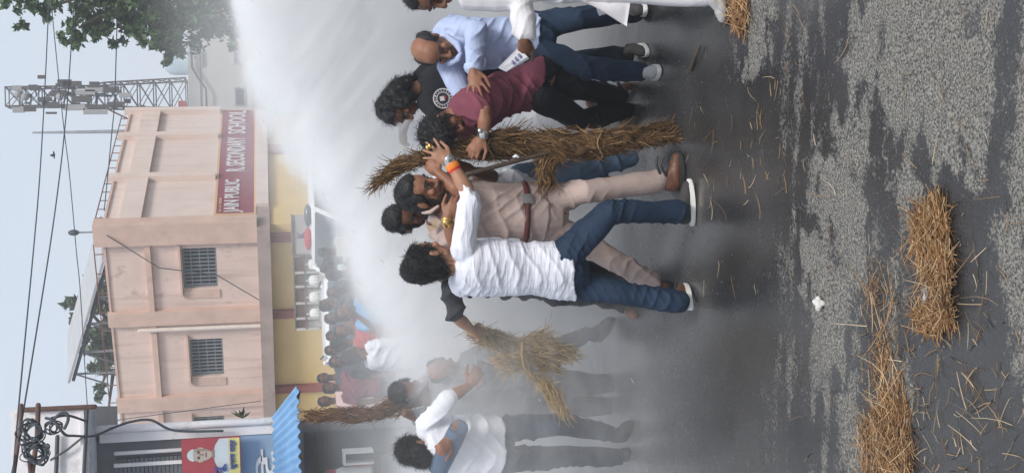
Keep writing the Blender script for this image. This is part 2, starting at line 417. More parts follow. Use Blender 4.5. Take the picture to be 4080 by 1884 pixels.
# upper left facade wall, pieced round the window openings
TW = .3
prev = 0.0
ws = sorted(wins); zb0, zt0 = min(w_[2] for w_ in ws), max(w_[3] for w_ in ws)
for (a0, a1, b_, t_) in ws:
    bb(wm, prev, a0, 0, TW, zs1, ztop); bb(wm, a0, a1, 0, TW, zs1, b_); bb(wm, a0, a1, 0, TW, t_, ztop); prev = a1
bb(wm, prev, AL, 0, TW, zs1, ztop)
mk('wall', wm, M['peach'], school)
mk('wall', bb(MB(), 0, TW, TW, BL, zs1, ztop), M['peachR'], school)
mk('wall', bb(MB(), AL-TW, AL, TW, BL, 0, ztop), M['peach'], school)
mk('wall', bb(MB(), TW, AL-TW, BL-TW, BL, 0, ztop), M['peach'], school)
mk('roof', bb(MB(), TW, AL-TW, TW, BL-TW, ztop-.9, ztop-.7), M['sill'], school)
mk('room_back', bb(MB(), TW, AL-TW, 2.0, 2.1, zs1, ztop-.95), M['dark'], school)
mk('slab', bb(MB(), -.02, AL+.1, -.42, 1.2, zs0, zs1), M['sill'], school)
mk('slab', bb(MB(), -.12, .1, 1.2, BL+.1, zs0+.02, zs1+.02), M['peachR'], school)
# ground floor
mk('ground_floor_wall', bb(MB(), .06, AL, .12, .4, 0, zs0), M['yellow'], school)
mk('ground_floor_wall', bb(MB(), .06, .4, .4, BL, 0, zs0), M['yellow'], school)
for Y0, Y1 in ((589, 608), (782, 800), (972, 988)):
    a0 = onL(705, Y0)[0]; a1 = onL(705, Y1)[0]
    mk('ground_pillar', bb(MB(), min(a0, a1), max(a0, a1), -.05, .13, 0, zs0), M['maroon'], school)
b0, b1 = sorted((onR(690, 366)[0], onR(690, 385)[0]))
mk('ground_pillar', bb(MB(), -.05, .08, b0, b1, 0, zs0+.02), M['maroon'], school)
# pillars and bands of the upper storey
zmid = onL(*q5(500, 900))[1]
zpar = onR(*q5(480, 780))[1]
def pill_L(Y0, Y1, top, name='pillar'):
    a0 = onL(560, Y0)[0]; a1 = onL(560, Y1)[0]
    mk(name, bb(MB(), min(a0, a1), max(a0, a1), -.16, -.003, zs1, ztop+top), M['trim'], school)
pill_L(772, 806, .12); pill_L(985, 1018, .12)
mk('pillar', bb(MB(), -.18, .5, -.20, .32, zs1, ztop+.3), M['trim'], school)
# lintel band shadow ledge
mk('ledge', bb(MB(), .5, AL, -.13, -.002, zmid, zmid+.16), M['trim'], school)
s0, zA = onR(*q5(955, 775)); _, zB = onR(*q5(1210, 770)); s1_ = onR(*q5(1100, 74))[0]
for y, w_ in ((535, .3), (258, .3), (90, .3)):
    b = onR(*q5(700, y))[0]
    mk('pillar', bb(MB(), -.2, -.003, b-w_/2, b+w_/2, zs1+.36+(zA-zs1-.36+.09 if True else 0), ztop+.22), M['peachR'], school)
zb_a = onR(*q5(470, 700))[1]; zb_b = zb_a+.75
mk('ledge', bb(MB(), -.16, -.004, .33, BL, zb_a, zb_a+.62), M['peachR'], school)
mk('coping', bb(MB(), .5, AL, -.05, TW+.05, ztop+.002, ztop+.07), M['trim'], school)
mk('coping', bb(MB(), -.06, TW+.05, .33, BL, ztop+.002, ztop+.07), M['trim'], school)
# windows
for (a0, a1, z0, z1) in wins:
    fr = MB(); t = .05
    bb(fr, a0+.002, a0+t, .1, .2, z0+.002, z1-.002); bb(fr, a1-t, a1-.002, .1, .2, z0+.002, z1-.002)
    bb(fr, a0+t, a1-t, .1, .2, z0+.002, z0+t); bb(fr, a0+t, a1-t, .1, .2, z1-t, z1-.002)
    wo = mk('window', fr, M['steel'], school)
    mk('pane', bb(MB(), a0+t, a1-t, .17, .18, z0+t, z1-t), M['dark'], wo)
    nb = 10
    for i in range(nb):
        a = a0+t+(a1-a0-2*t)*(i+.5)/nb
        mk('bar', bb(MB(), a-.017, a+.017, .06, .09, z0+.003, z1-.003), M['bar'], wo)
    for k in range(3):
        z = z0+(z1-z0)*(k+1)/4
        mk('bar', bb(MB(), a0+.003, a1-.003, .092, .11, z-.014, z+.014), M['bar'], wo)
    mk('sunshade', bb(MB(), a0-.16, a1+.2, -.16, -.004, z1+.03, z1+.09), M['trim'], school)
    mk('window_surround', bb(MB(), a1+.05, a1+.32, -.035, -.004, z0-.05, z1+.02), M['trim'], school)
# painted sign band
sg = empty('school_sign', C0+RV*4+LV*-.03+KV*3, 'long maroon sign band with white school name on peach wall', 'sign')
mk('board', bb(MB(), -.035, -.015, s0, s1_, zB, zA), M['signred'], sg)
mk('board_border', bb(bb(bb(bb(MB(), -.04, -.014, s0, s1_, zB-.07, zB-.001), -.04, -.014, s0, s1_, zA+.001, zA+.07), -.04, -.014, s0-.08, s0-.001, zB-.07, zA+.07), -.04, -.014, s1_+.001, s1_+.08, zB-.07, zA+.07), M['cream'], sg)
def text(s, org, xd, yd, h, width, mat, parent=None, name='lettering', depth=.012, bold=.02):
    cu = bpy.data.curves.new('t', 'FONT'); cu.body = s; cu.size = 1; cu.extrude = 0.02; cu.offset = bold; cu.resolution_u = 2
    to = bpy.data.objects.new('t', cu); COL.objects.link(to)
    dg = bpy.context.evaluated_depsgraph_get(); me = bpy.data.meshes.new_from_object(to.evaluated_get(dg))
    bpy.data.objects.remove(to)
    n = len(me.vertices); co = np.empty(n*3); me.vertices.foreach_get('co', co); co = co.reshape(-1, 3)
    if n == 0: return None
    mn, mxx = co.min(0), co.max(0); co = (co-mn)/np.maximum(mxx-mn, 1e-6)
    xd, yd = nrm(xd), nrm(yd); zd = np.cross(xd, yd)
    P = np.asarray(org)+np.outer(co[:, 0]*width, xd)+np.outer(co[:, 1]*h, yd)+np.outer(co[:, 2]*depth, zd)
    me.vertices.foreach_set('co', P.ravel()); me.update()
    return link(name, me, mat, parent)
zt1 = onR(862+0, 0)[1]
def letters(s, Ya, Yb, Xt, Xb):
    ba, zt = onR(Xt, Ya); bbm, _ = onR(Xt, Yb); _, zb = onR(Xb, Ya)
    text(s, C0+LV*-.05+RV*ba+KV*zb, RV, KV, zt-zb, bbm-ba, M['letter'], sg)
letters('JAIN PUBLIC', 539, 456, 562, 613)
letters('R. SECONDARY', 435, 350, 568, 617)
letters('SCHOOL', 341, 283, 573, 619)
for i, (ya, yb) in enumerate(((538, 530), (528, 521), (518, 502))):
    ba, zt = onR(551, ya); be, _ = onR(551, yb); _, zb = onR(557.5, ya)
    text(('भारत', 'मं', '25530')[i], C0+LV*-.05+RV*ba+KV*zb, RV, KV, zt-zb, be-ba, M['cream'], sg)
# roof railing
def rail(p0, p1, nn, h=.22):
    mk('rail', MB().tube([p0+KV*h, p1+KV*h], .019, 6, False), M['rust'], school)
    for i in range(nn):
        p = p0+(p1-p0)*(i+.5)/nn
        mk('rail_post', MB().tube([p, p+KV*h], .016, 5, False), M['rust'], school)
Pb = lambda a, b, z: C0+LV*a+RV*b+KV*z
rail(Pb(0, .4, ztop+.075), Pb(0, BL, ztop+.075), 14, .24); rail(Pb(.5, -.02, ztop+.075), Pb(AL, -.02, ztop+.075), 14, .26)
mk('rail_post', MB().tube([Pb(.05, BL-.3, ztop), Pb(-.3, BL-.2, ztop+.7)], .03, 5), M['rust'], school)
mk('downpipe', MB().tube([Pb(onL(600, 812)[0], -.22, zs1), Pb(onL(600, 812)[0], -.22, onL(352, 818)[1])], .06, 8), M['pvc'], school)
mk('hanging_wire', MB().tube([Pb(.1, -.25, ztop-.1), Pb(1.2, -.28, ztop-1.5), Pb(onL(545, 680)[0], -.28, onL(545, 680)[1]), Pb(onL(650, 735)[0], -.45, onL(650, 735)[1])], .016, 5), M['wire'], school)
mk('hanging_wire', MB().tube([Pb(onL(290, 1045)[0], -.25, onL(290, 1045)[1]), Pb(onL(655, 988)[0], -.45, onL(655, 988)[1])], .013, 5), M['wire'], school)
mk('lamp_post', MB().tube([Pb(.1, .0, ztop+.3), Pb(.1, .0, ztop+.75)], .03, 6), M['steel'], school)
mk('lamp_head', MB().ell(Pb(.1, 0, ztop+.85), (.09, 0, 0), (0, .09, 0), (0, 0, .16)), M['wire'], school)
# tin canopy on the roof
can = empty('roof_canopy', Pb(4, 2.5, ztop-.7), 'grey tin sheet canopy tilted on steel legs above peach parapet', 'canopy')
pa = W(*q6(556, 40), 40); pb = W(*q6(372, 690), 43.2); dv = nrm(pb-pa); nv = RV
mk('sheet', MB().hexa([pa-nv*.2+KV*-.05, pa+nv*3+KV*.35, pb+nv*3+KV*.35, pb-nv*.2+KV*-.05, pa-nv*.2+KV*.03, pa+nv*3+KV*.43, pb+nv*3+KV*.43, pb-nv*.2+KV*.03]), M['panel'], can)
mk('beam', MB().tube([pa+KV*-.13, pb+KV*-.13], .06, 6), M['wire'], can)
for t_ in (.12, .3, .52, .76, .95):
    p = pa+(pb-pa)*t_; mk('leg', MB().tube([p+KV*-.1, np.array([p[0], p[1], ztop-.7])], .04, 6), M['steel'], can)
    mk('brace', MB().tube([p+KV*-.13, p+dv*.8+KV*-1.3+RV*.3], .03, 5), M['steel'], can)
# ------------------------------------------------------------------ people
def skin_mat(name, col): return pm(name, col, .5, .14, 14, .12, 140, spec=.35)
SK = {'light': skin_mat('skin_light', (.36, .185, .115)), 'mid': skin_mat('skin_mid', (.27, .125, .075)), 'dark': skin_mat('skin_dark', (.15, .066, .04)), 'deep': skin_mat('skin_deep', (.11, .046, .028))}
HAIR = pm('black_hair', (.012, .012, .013), .55, .3, 30, .8, 90, spec=.4, stretch=(1, 1, .35))
BEARD = pm('short_beard', (.035, .024, .02), .8, .35, 40, .8, 160)
EYEW = pm('eye_white', (.5, .45, .4), .4, .02); EYED = pm('iris_dark', (.01, .008, .007), .3, .02)
LIP = pm('lip', (.19, .075, .055), .5, .1)
def cloth(name, col, var=.1, bump=.25, bscale=55, rough=.9, wear=None, wamt=.3, wscale=3, scale=5):
    return pm(name, col, rough, var, scale, bump, bscale, spec=.25, wear=wear, wamt=wamt, wscale=wscale)
CL = {
 'white': cloth('white_cotton', (.74, .75, .80)), 'wetwhite': pm('wet_white_cotton', (.74, .75, .82), .6, .05, 3, .9, 8.5, spec=.35, stretch=(1, 1, 7), wear=(.62, .47, .45), wscale=1.3, wamt=.28),
 'kurta': cloth('white_kurta_cloth', (.66, .645, .66), .08), 'blue': cloth('light_blue_shirting', (.45, .53, .74), .1),
 'black': cloth('black_jersey', (.018, .019, .023), .2), 'maroon': cloth('maroon_shirting', (.20, .058, .085), .16),
 'khaki': cloth('khaki_drill', (.43, .335, .305), .14, .3, 45, wear=(.29, .22, .195), wamt=.5),
 'jean': cloth('wet_blue_denim', (.017, .034, .066), .35, .4, 70, .75, wear=(.045, .085, .14), wamt=.5),
 'jeanl': cloth('light_blue_denim', (.085, .14, .21), .25, .35, 70, .8, wear=(.03, .05, .09), wamt=.6),
 'jeand': cloth('dark_denim', (.016, .028, .05), .3, .35, 70, .8, wear=(.04, .07, .1), wamt=.4),
 'blackt': cloth('black_trouser', (.011, .012, .016), .3, .3, 60, .8), 'charcoal': cloth('charcoal_jersey', (.045, .048, .055), .15),
 'brown': cloth('rust_brown_cloth', (.17, .085, .06), .2), 'grey': cloth('grey_cloth', (.2, .21, .22), .2), 'greyt': cloth('grey_trouser', (.085, .09, .1), .2),
 'denimshirt': cloth('blue_grey_cloth', (.09, .13, .2), .2),
}
SHOE_BR = pm('brown_leather', (.12, .05, .028), .45, .3, 12, .3, 60, spec=.5); SHOE_DK = pm('dark_canvas', (.05, .047, .045), .8, .2, 20, .3, 90)
SHOE_GY = pm('pale_grey_shoe', (.42, .42, .42), .6, .15, 14, .2, 60, wear=(.2, .2, .19), wamt=.4, wscale=9); SOLE_W = pm('white_rubber', (.8, .79, .76), .5, .08, 10); SOLE_D = pm('dark_rubber', (.03, .03, .03), .6, .1, 10)
GOLD = pm('gold', (.75, .48, .16), .25, .05, 10, metal=1); STEELW = pm('watch_steel', (.6, .6, .58), .25, .05, 10, metal=1); REDTH = pm('red_thread', (.62, .03, .02), .8, .1, 20); ORTH = pm('orange_thread', (.75, .22, .03), .8, .1, 20)
LEATHER = pm('maroon_belt', (.11, .032, .028), .5, .15, 12); WHITEP = pm('white_print', (.6, .6, .6), .8, .05); REDP = pm('red_print', (.4, .05, .06), .8, .05)

def head_axes(f, up):
    f = nrm(f); up = np.asarray(up, float); up = nrm(up-f*np.dot(up, f)); s = np.cross(f, up); return f, up, s
def head_prims(mb, c, f, up, k=1.0, neck=None):
    f, u, s = head_axes(f, up); P = lambda a, b, d: c+(s*a+f*b+u*d)*k
    E = lambda p, a, b, d: mb.ell(p, s*a*k, f*b*k, u*d*k, 14, 10)
    E(P(0, -.012, .035), .076, .094, .092)
    E(P(0, .03, .045), .066, .066, .066)
    E(P(0, .026, -.045), .057, .062, .068)
    E(P(0, .064, -.09), .03, .026, .024)
    mb.tube([P(0, .092, .022), P(0, .106, -.005), P(0, .115, -.024)], [.010*k, .012*k, .015*k], 8)
    for q in (-1, 1):
        E(P(q*.014, .1, -.03), .012, .012, .010)
        mb.tube([P(q*.012, .088, .034), P(q*.045, .076, .033)], [.011*k, .009*k], 8)
        E(P(q*.04, .066, -.016), .024, .022, .02)
        E(P(q*.079, -.008, -.004), .011, .023, .034)
        E(P(q*.038, .02, -.075), .02, .04, .022)
    E(P(0, .088, -.052), .025, .013, .008); E(P(0, .087, -.064), .022, .013, .009)
    if neck is not None: mb.tube([P(0, -.03, -.03), P(0, -.028, -.085), neck], [.056*k, .055*k, .062*k], 12)
def face_parts(root, c, f, up, k=1., mous=False, beard=False, brow=True, voxel=.005):
    f, u, s = head_axes(f, up); P = lambda a, b, d: c+(s*a+f*b+u*d)*k
    for q in (-1, 1):
        e = mk('eye', MB().ell(P(q*.032, .0815, .012), s*.0135*k, f*.008*k, u*.0065*k, 10, 6), EYEW, root, True)
        mk('iris', MB().ell(P(q*.032, .0865, .012), s*.006*k, f*.0042*k, u*.0062*k, 8, 6), EYED, e, True)
        mk('eyelid', MB().tube([P(q*.017, .088, .016), P(q*.032, .0905, .0205), P(q*.047, .084, .016)], [.003*k, .0035*k, .003*k], 6), EYED, e, True)
        if brow: mk('eyebrow', MB().tube([P(q*.014, .098, .037), P(q*.032, .094, .043), P(q*.053, .078, .038)], [.005*k, .0058*k, .0035*k], 6), HAIR, root, True)
    mk('mouth', MB().tube([P(-.024, .087, -.058), P(0, .1015, -.057), P(.024, .087, -.058)], [.003*k, .0045*k, .003*k], 6), LIP, root, True)
    if mous: mk('moustache', MB().tube([P(-.034, .082, -.052), P(-.014, .102, -.043), P(0, .106, -.042), P(.014, .102, -.043), P(.034, .082, -.052)], [.005*k, .009*k, .008*k, .009*k, .005*k], 8), BEARD, root, True)
    if beard:
        b = MB(); E = lambda p, a, bb_, d: b.ell(p, s*a*k, f*bb_*k, u*d*k, 12, 8)
        E(P(0, .064, -.093), .035, .03, .028)
        for q in (-1, 1): E(P(q*.036, .03, -.075), .0235, .042, .026); E(P(q*.056, .012, -.045), .009, .03, .034)
        blob('beard', b, BEARD, root, .006, 2, disp=((.02, .002),))
def hair_part(root, c, f, up, k=1., style='short', mat=None, hd=((.05, .0025), (.02, .0008))):
    f, u, s = head_axes(f, up); P = lambda a, b, d: c+(s*a+f*b+u*d)*k
    mb = MB(); E = lambda p, a, b, d: mb.ell(p, s*a*k, f*b*k, u*d*k, 14, 10)
    if style == 'bald':
        for q in (-1, 1): E(P(q*.064, -.022, .034), .027, .066, .046); E(P(q*.05, -.068, .02), .038, .038, .05); E(P(q*.073, .012, .012), .011, .02, .026)
        E(P(0, -.088, .01), .055, .028, .05)
    else:
        E(P(0, -.028, .054), .082, .092, .087); E(P(0, .004, .096), .068, .07, .044); E(P(0, -.062, .0), .07, .054, .06)
        for q in (-1, 1): E(P(q*.072, .012, .03), .014, .03, .04); E(P(q*.064, -.04, .0), .022, .035, .05)
        E(P(0, -.062, -.045), .066, .046, .05)
        if style in ('full', 'long'):
            E(P(0, -.022, .062), .087, .096, .087); E(P(0, -.058, -.04), .072, .052, .055)
        if style == 'curly':
            E(P(0, -.01, .075), .1, .105, .095); E(P(0, .05, .1), .07, .05, .05); E(P(0, -.05, 0), .085, .07, .08)
        if style == 'long':
            for q in (-1, 1): E(P(q*.076, .012, -.02), .022, .045, .085)
            E(P(0, -.09, -.03), .085, .06, .1); E(P(.05, -.06, -.09), .06, .06, .09); E(P(-.05, -.07, -.06), .05, .05, .09)
            mb.tube([P(0, -.08, .02), P(0, -.12, -.1), P(.02, -.12, -.2)], [.06*k, .055*k, .03*k], 10)
    return blob('hair', mb, mat or HAIR, root, .0065, 2, disp=((.03, .005), (.014, .003)) if style == 'curly' else ((.06, .004), (.025, .0015)) if style == 'long' else hd)
def hair_strands(h, c, f, up, k=1., n=1500, ln=(.012, .035), rad=.0011):
    f, u, s = head_axes(f, up); me = h.data; m = len(me.vertices); off = wloc(h)
    co = np.empty(m*3); me.vertices.foreach_get('co', co); co = co.reshape(-1, 3)+off; nn = np.empty(m*3); me.vertices.foreach_get('normal', nn); nn = nn.reshape(-1, 3)
    i = RNG.integers(0, m, n); p = co[i]; q = nn[i]; fl = -u*.75-f*.35+RNG.normal(size=(n, 3))*.35+np.where(((p-c)@f > .03)[:, None], f*.9, 0); fl = fl-q*(fl*q).sum(1, keepdims=True)
    d = fl+q*(.08+.3*RNG.random((n, 1))**2); V, Q = strands(p-q*.002, d, k*(ln[0]+(ln[1]-ln[0])*RNG.random(n)), rad*(.7+.6*RNG.random(n)), .05, 2, .25)
    tag(link('hair_strands', fast_mesh('hair_strands', V, Q), HAIR, h), kind='stuff')
def hand_prims(mb, wr, fwd, back, k=1., curl=.5, spread=.12, thumb=1, fc=None):
    fwd = nrm(fwd); back = np.asarray(back, float); back = nrm(back-fwd*np.dot(back, fwd)); sd_ = np.cross(back, fwd)
    mb.ell(wr+fwd*.047*k, sd_*.041*k, back*.017*k, fwd*.056*k, 12, 8)
    mb.tube([wr-fwd*.01*k, wr+fwd*.03*k], [.025*k, .024*k], 10)
    for i, L_ in enumerate((.068, .078, .073, .058)):
        o = (i-1.5)*thumb*-1
        b0 = wr+fwd*(.086-.006*abs(i-1.2))*k+sd_*o*.0205*k
        d = nrm(fwd+sd_*o*spread); p = [b0-d*.02*k, b0]; c_ = fc[i] if fc else curl
        ang = 0
        for sg_ in (.45, .31, .24):
            ang += c_*(.9 if sg_ == .45 else 1.1)
            b0 = b0+(d*math.cos(ang)-back*math.sin(ang))*L_*sg_*k; p.append(b0)
        mb.tube(p, [.0095*k, .0095*k, .0085*k, .008*k, .0068*k], 8)
    tb = wr+fwd*.022*k+sd_*thumb*.026*k; d1 = nrm(fwd*.7+sd_*thumb*.75-back*.25); d2 = nrm(fwd*.95+sd_*thumb*.25-back*.35)
    mb.tube([tb, tb+d1*.042*k, tb+d1*.042*k+d2*.03*k, tb+d1*.042*k+d2*.055*k], [.014*k, .0115*k, .010*k, .008*k], 8)
def foot_prims(mb, heel, toe, ank, k=1.):
    d = nrm(toe-heel); L_ = np.linalg.norm(toe-heel); up = np.array([0, 0, 1.])
    mb.tube([heel+d*.03+up*.035, heel+d*L_*.45+up*.035, heel+d*L_*.75+up*.026, toe-d*.02+up*.018], [.034*k, .036*k, .04*k, .022*k], 12)
    mb.tube([ank, heel+d*.05+up*.04], [.037*k, .036*k], 10); mb.tube([ank, heel+d*L_*.5+up*.04], [.036*k, .032*k], 10)
def shoe(root, heel, toe, ank, um, sm, k=1., name='shoe', high=False, lift=np.array([0, 0, 1.])):
    """shoe between heel and toe points of the sole"""
    d = nrm(toe-heel); L_ = np.linalg.norm(toe-heel); up = nrm(lift-d*np.dot(lift, d)); sd_ = np.cross(d, up)
    mb = MB()
    mb.tube([heel+d*.045+up*.05, heel+d*L_*.4+up*.048, heel+d*L_*.7+up*.038, toe-d*.035+up*.03], [.038*k, .039*k, .041*k, .03*k], 14, flat=(up, .9))
    mb.tube([heel+d*.05+up*.055, heel+d*.055+up*.085, ank], [.041*k, .041*k, (.046 if high else .04)*k], 12)
    mb.tube([heel+d*L_*.62+up*.045, heel+d*.08+up*.095], [.03*k, .035*k], 10)
    o = blob(name, mb, um, root, .006, 3)
    sm_ = MB(); st = []
    for z in (0, .006, .024, .027):
        R = []
        for j in range(22):
            a = 2*math.pi*j/22; x = math.cos(a); wd = .046*k*(.82+.2*math.sin((x+1)*1.4)) if x > -.2 else .041*k
            R.append(heel+d*(L_*.5+x*(L_*.5+(.004 if 0 < z < .027 else 0)))+sd_*math.sin(a)*wd+up*z)
        st.append(np.array(R))
    sm_.ring(st); mk('sole', sm_, sm, o, False)
    return o

def person(label, J, skin, top=None, bottom=None, group=None, name='person', voxel=.0075, k=1.0, **o):
    """J: joints in world coordinates; the body is one surface, clothing sits on it"""
    base = np.array([J['hipR'][0]*.5+J['hipL'][0]*.5, J['hipR'][1]*.5+J['hipL'][1]*.5, 0])
    root = empty(name, base, label, 'person', group)
    sh, sl, hr, hl = J['shR'], J['shL'], J['hipR'], J['hipL']
    S = (sh+sl)/2; Hp = (hr+hl)/2; lat_s = nrm(sh-sl); lat_h = nrm(hr-hl); spine = nrm(S-Hp)
    fw_s = nrm(np.cross(spine, lat_s)); fw_h = nrm(np.cross(spine, lat_h))
    half = np.linalg.norm(sh-sl)/2
    L_ = np.linalg.norm(S-Hp); bk = o.get('belly', 0.); tw = o.get('tw', 1.)*k
    def torso(g):
        st = []
        for t, wd, dp, fo in ((-.26, .075, .07, 0), (-.18, .15, .105, 0), (-.06, .172, .12, 0), (.12, .163, .115, .0), (.32, .152, .108, bk), (.52, .158, .112, bk*.6), (.72, .168, .116, 0), (.88, .166, .105, -.01), (.99, .14, .085, -.015), (1.07, .085, .065, -.01)):
            tt = min(max(t, 0), 1); lt = nrm(lat_h*(1-tt)+lat_s*tt); fw = nrm(fw_h*(1-tt)+fw_s*tt)
            st.append((Hp+spine*L_*t+fw*fo+o.get('bend', np.zeros(3))*math.sin(math.pi*tt), lt*(wd*tw+g)*min(1.1, max(.8, half/.175)), fw*(dp*k*o.get('td', 1.)+g)))
        return st
    nb = S+spine*.045*k
    body = MB(); head_prims(body, J['head'], o['face'], o['up'], o.get('hk', 1.)*k, nb)
    body.loft([(p, a, b) for p, a, b in torso(-.014)], 16)
    def limb(a, b, c, ra, rb, rc): body.tube([a, (a*.5+b*.5), b, b*.6+c*.4, c], [ra, (ra+rb)/2*1.02, rb, rb*1.02, rc], 12)
    for sd_ in 'RL':
        if 'el'+sd_ in J:
            limb(J['sh'+sd_], J['el'+sd_], J['wr'+sd_], .05*k, .041*k, .027*k)
            if 'hand'+sd_ in o: hand_prims(body, J['wr'+sd_], *o['hand'+sd_][:2], k=k*1.04, **o['hand'+sd_][2])
        if 'kn'+sd_ in J: limb(J['hip'+sd_], J['kn'+sd_], J['an'+sd_], .08*k, .054*k, .036*k)
        if 'bare'+sd_ in o: foot_prims(body, *o['bare'+sd_], J['an'+sd_])
    blob('body', body, skin, root, voxel, 3)
    c = J['head']; hk = o.get('hk', 1.)*k
    if o.get('facep', True): face_parts(root, c, o['face'], o['up'], hk, o.get('mous', False), o.get('beard', False))
    if o.get('hair', 'short'):
        hp = hair_part(root, c, o['face'], o['up'], hk, o.get('hair', 'short'))
        if voxel < .01: hair_strands(hp, c, o['face'], o['up'], hk, 2600 if o.get('hair') != 'bald' else 500, (.02, .055) if o.get('hair') in ('curly', 'long', 'full') else (.01, .026))
    vz = np.array([0, 0, 1.])
    if top is not None:
        mb = MB(); st = torso(o.get('loose', .012)); hem = o.get('hem', -.12)
        st = [q for q, t in zip(st, (-.26, -.18, -.06, .12, .32, .52, .72, .88, .99, 1.07)) if t > hem]
        p0, a0, b0 = st[0]; st = [(Hp+spine*L_*hem, a0*1.02, b0*1.02)]+st
        if 'kurta' in o:
            e = o['kurta']; st = [(e[0], e[1], e[2])]+st[1:]
        mb.loft(st, 20)
        mb.tube([S-spine*.0, S+spine*.035*k], [.075*k, .064*k], 12)
        sr = o.get('sr', 1.)
        for sd_ in 'RL':
            a = J['sh'+sd_]
            if 'el'+sd_ not in J: mb.ell(a, (.062*k, 0, 0), (0, .062*k, 0), (0, 0, .062*k)); continue
            b, w_ = J['el'+sd_], J['wr'+sd_]; ln = o.get('sleeve'+sd_, o.get('sleeve', 1.)); inn = a*.8+S*.2
            if ln <= 1: mb.tube([inn, a, a+(b-a)*ln*.6, a+(b-a)*ln], [.07*k, .066*k*sr, .062*k*sr, .06*k*sr], 14)
            else: mb.tube([inn, a, a+(b-a)*.6, b, b+(w_-b)*(ln-1)*.55, b+(w_-b)*(ln-1)], [.07*k, .066*k*sr, .062*k*sr, .056*k*sr, .051*k*sr, .045*k*sr], 14)
        fl = o.get('folds', ((spine+lat_s*.6, .12, .014, 1.8), (spine-lat_s*.9, .065, .0075, 1.6)))
        blob(o.get('topname', 'shirt'), mb, top, root, o.get('cv', .0085), 3, fl, disp=((.22, .006),))
    if bottom is not None:
        mb = MB(); tr = o.get('tr', 1.)
        st = torso(-.003); mb.loft(st[:4]+[(Hp+spine*L_*.2, st[3][1], st[3][2])], 18)
        for sd_ in 'RL':
            if 'kn'+sd_ not in J: continue
            h, kn, an = J['hip'+sd_], J['kn'+sd_], J['an'+sd_]; cf = o.get('cuff', .96)
            mb.tube([h, h*.6+kn*.4, kn, kn*.5+an*.5, kn+(an-kn)*cf], [.092*k, .088*k*tr, .071*k*tr, .066*k*tr, o.get('cuffr', .06)*k*tr], 16)
        fl = o.get('tfolds', ((vz+lat_h*.9, .11, .009, 2.0), (vz-lat_h*1.2, .06, .005, 1.8)))
        bot = blob('trousers', mb, bottom, root, o.get('cv', .0085), 3, fl, disp=((.25, .005),))
    root['_sp'] = 0
    del root['_sp']
    return root
sgn = lambda *a: np.array(a, float)
D = {}
# --- man in the wet white shirt, back to the camera
J = dict(head=r2(398, 795, 6.97), shR=r2(590, 715, 6.84), shL=r2(570, 945, 7.12), elR=r2(632, 420, 6.74), wrR=r2(510, 215, 6.78), elL=r2(760, 900, 7.38), wrL=r2(700, 760, 7.45),
         hipR=r2(1175, 785, 6.9), hipL=r2(1185, 935, 7.06), knR=r2(1455, 515, 6.82), anR=r2(1878, 508, 6.97), knL=r2(1510, 985, 6.98), anL=r2(1890, 1050, 6.98))
H = person('man in wet white shirt and blue jeans with his back to the camera', J, SK['light'], CL['wetwhite'], CL['jean'], k=1.04, tw=1.02, voxel=.0065,
           face=sgn(.80, .55, -.12), up=sgn(.12, 0, 1), hair='full', hk=.95, facep=True, sleeveR=1.28, sleeveL=1.5, hem=-.1, loose=.018, cv=.007, cuffr=.064,
           handR=(r2(395, 140, 6.8)-r2(510, 215, 6.78), sgn(.3, -.95, .2), dict(curl=.18, spread=.35, thumb=-1)),
           folds=((sgn(.1, 0, 1), .05, .0026, 1.8, 1), (sgn(-.35, 0, 1), .1, .006, 2.0)),
           tfolds=((sgn(.5, 0, 1), .07, .005, 1.6), (sgn(-.6, 0, 1), .045, .003, 1.5)))
hr, tr_ = G(*q2(1958, 592)), G(*q2(1952, 318)); shoe(H, hr, tr_+sgn(0, 0, .012), J['anR'], SHOE_DK, SOLE_W, 1.02)
ht, tt = G(*q2(1985, 1085))+sgn(.0, 0, .035), G(*q2(1985, 1000))+sgn(.05, .22, 0); shoe(H, ht, tt, J['anL'], SHOE_BR, SOLE_W, 1.0)
wr = J['wrR']; ad = nrm(J['wrR']-J['elR'])
mk('watch', MB().tube([wr-ad*.012, wr+ad*.012], .036, 14).ell(wr+sgn(.012, -.036, .012), (.021, 0, 0), (0, .008, 0), (0, 0, .021)), STEELW, H, True)
mk('thread_bracelet', MB().tube([wr-ad*.05, wr-ad*.022], .037, 14), REDTH, H, True); mk('thread_bracelet', MB().tube([wr-ad*.036, wr-ad*.028], .0395, 14), ORTH, H, True)
for q, (x, y) in enumerate(((377, 131), (390, 122))): mk('ring', MB().ell(r2(x, y, 6.765), (.014, 0, .004), (0, .012, 0), (-.003, 0, .011)), GOLD, H, True)
# --- policeman
J = dict(head=r2(345, 405, 7.17), shR=r2(455, 625, 7.2), shL=r2(500, 345, 7.42), elR=r2(545, 715, 7.08), wrR=r2(488, 548, 7.02), elL=r2(612, 430, 7.08), wrL=r2(445, 285, 7.16),
         hipR=r2(1060, 585, 7.28), hipL=r2(1050, 450, 7.36), knR=r2(1390, 745, 7.36), anR=r2(1705, 928, 7.42), knL=r2(1325, 392, 7.16), anL=r2(1752, 330, 7.22))
Fp = person('policeman in damp khaki uniform with maroon belt and brown boots', J, SK['mid'], CL['khaki'], CL['khaki'], k=1.04, tw=1.0, voxel=.0065,
            face=sgn(.62, -.62, -.45), up=sgn(.2, -.15, 1), hair='short', hk=1.06, mous=True, beard=True, sleeve=.62, hem=-.02, cv=.0075, cuffr=.07,
            handR=(r2(545, 465, 7.0)-r2(488, 548, 7.02), sgn(-.3, -.9, .35), dict(curl=.55, spread=.1, thumb=1)),
            handL=(r2(385, 225, 7.2)-r2(445, 285, 7.16), sgn(-.2, -.9, .3), dict(curl=.75, spread=.08, thumb=-1)))
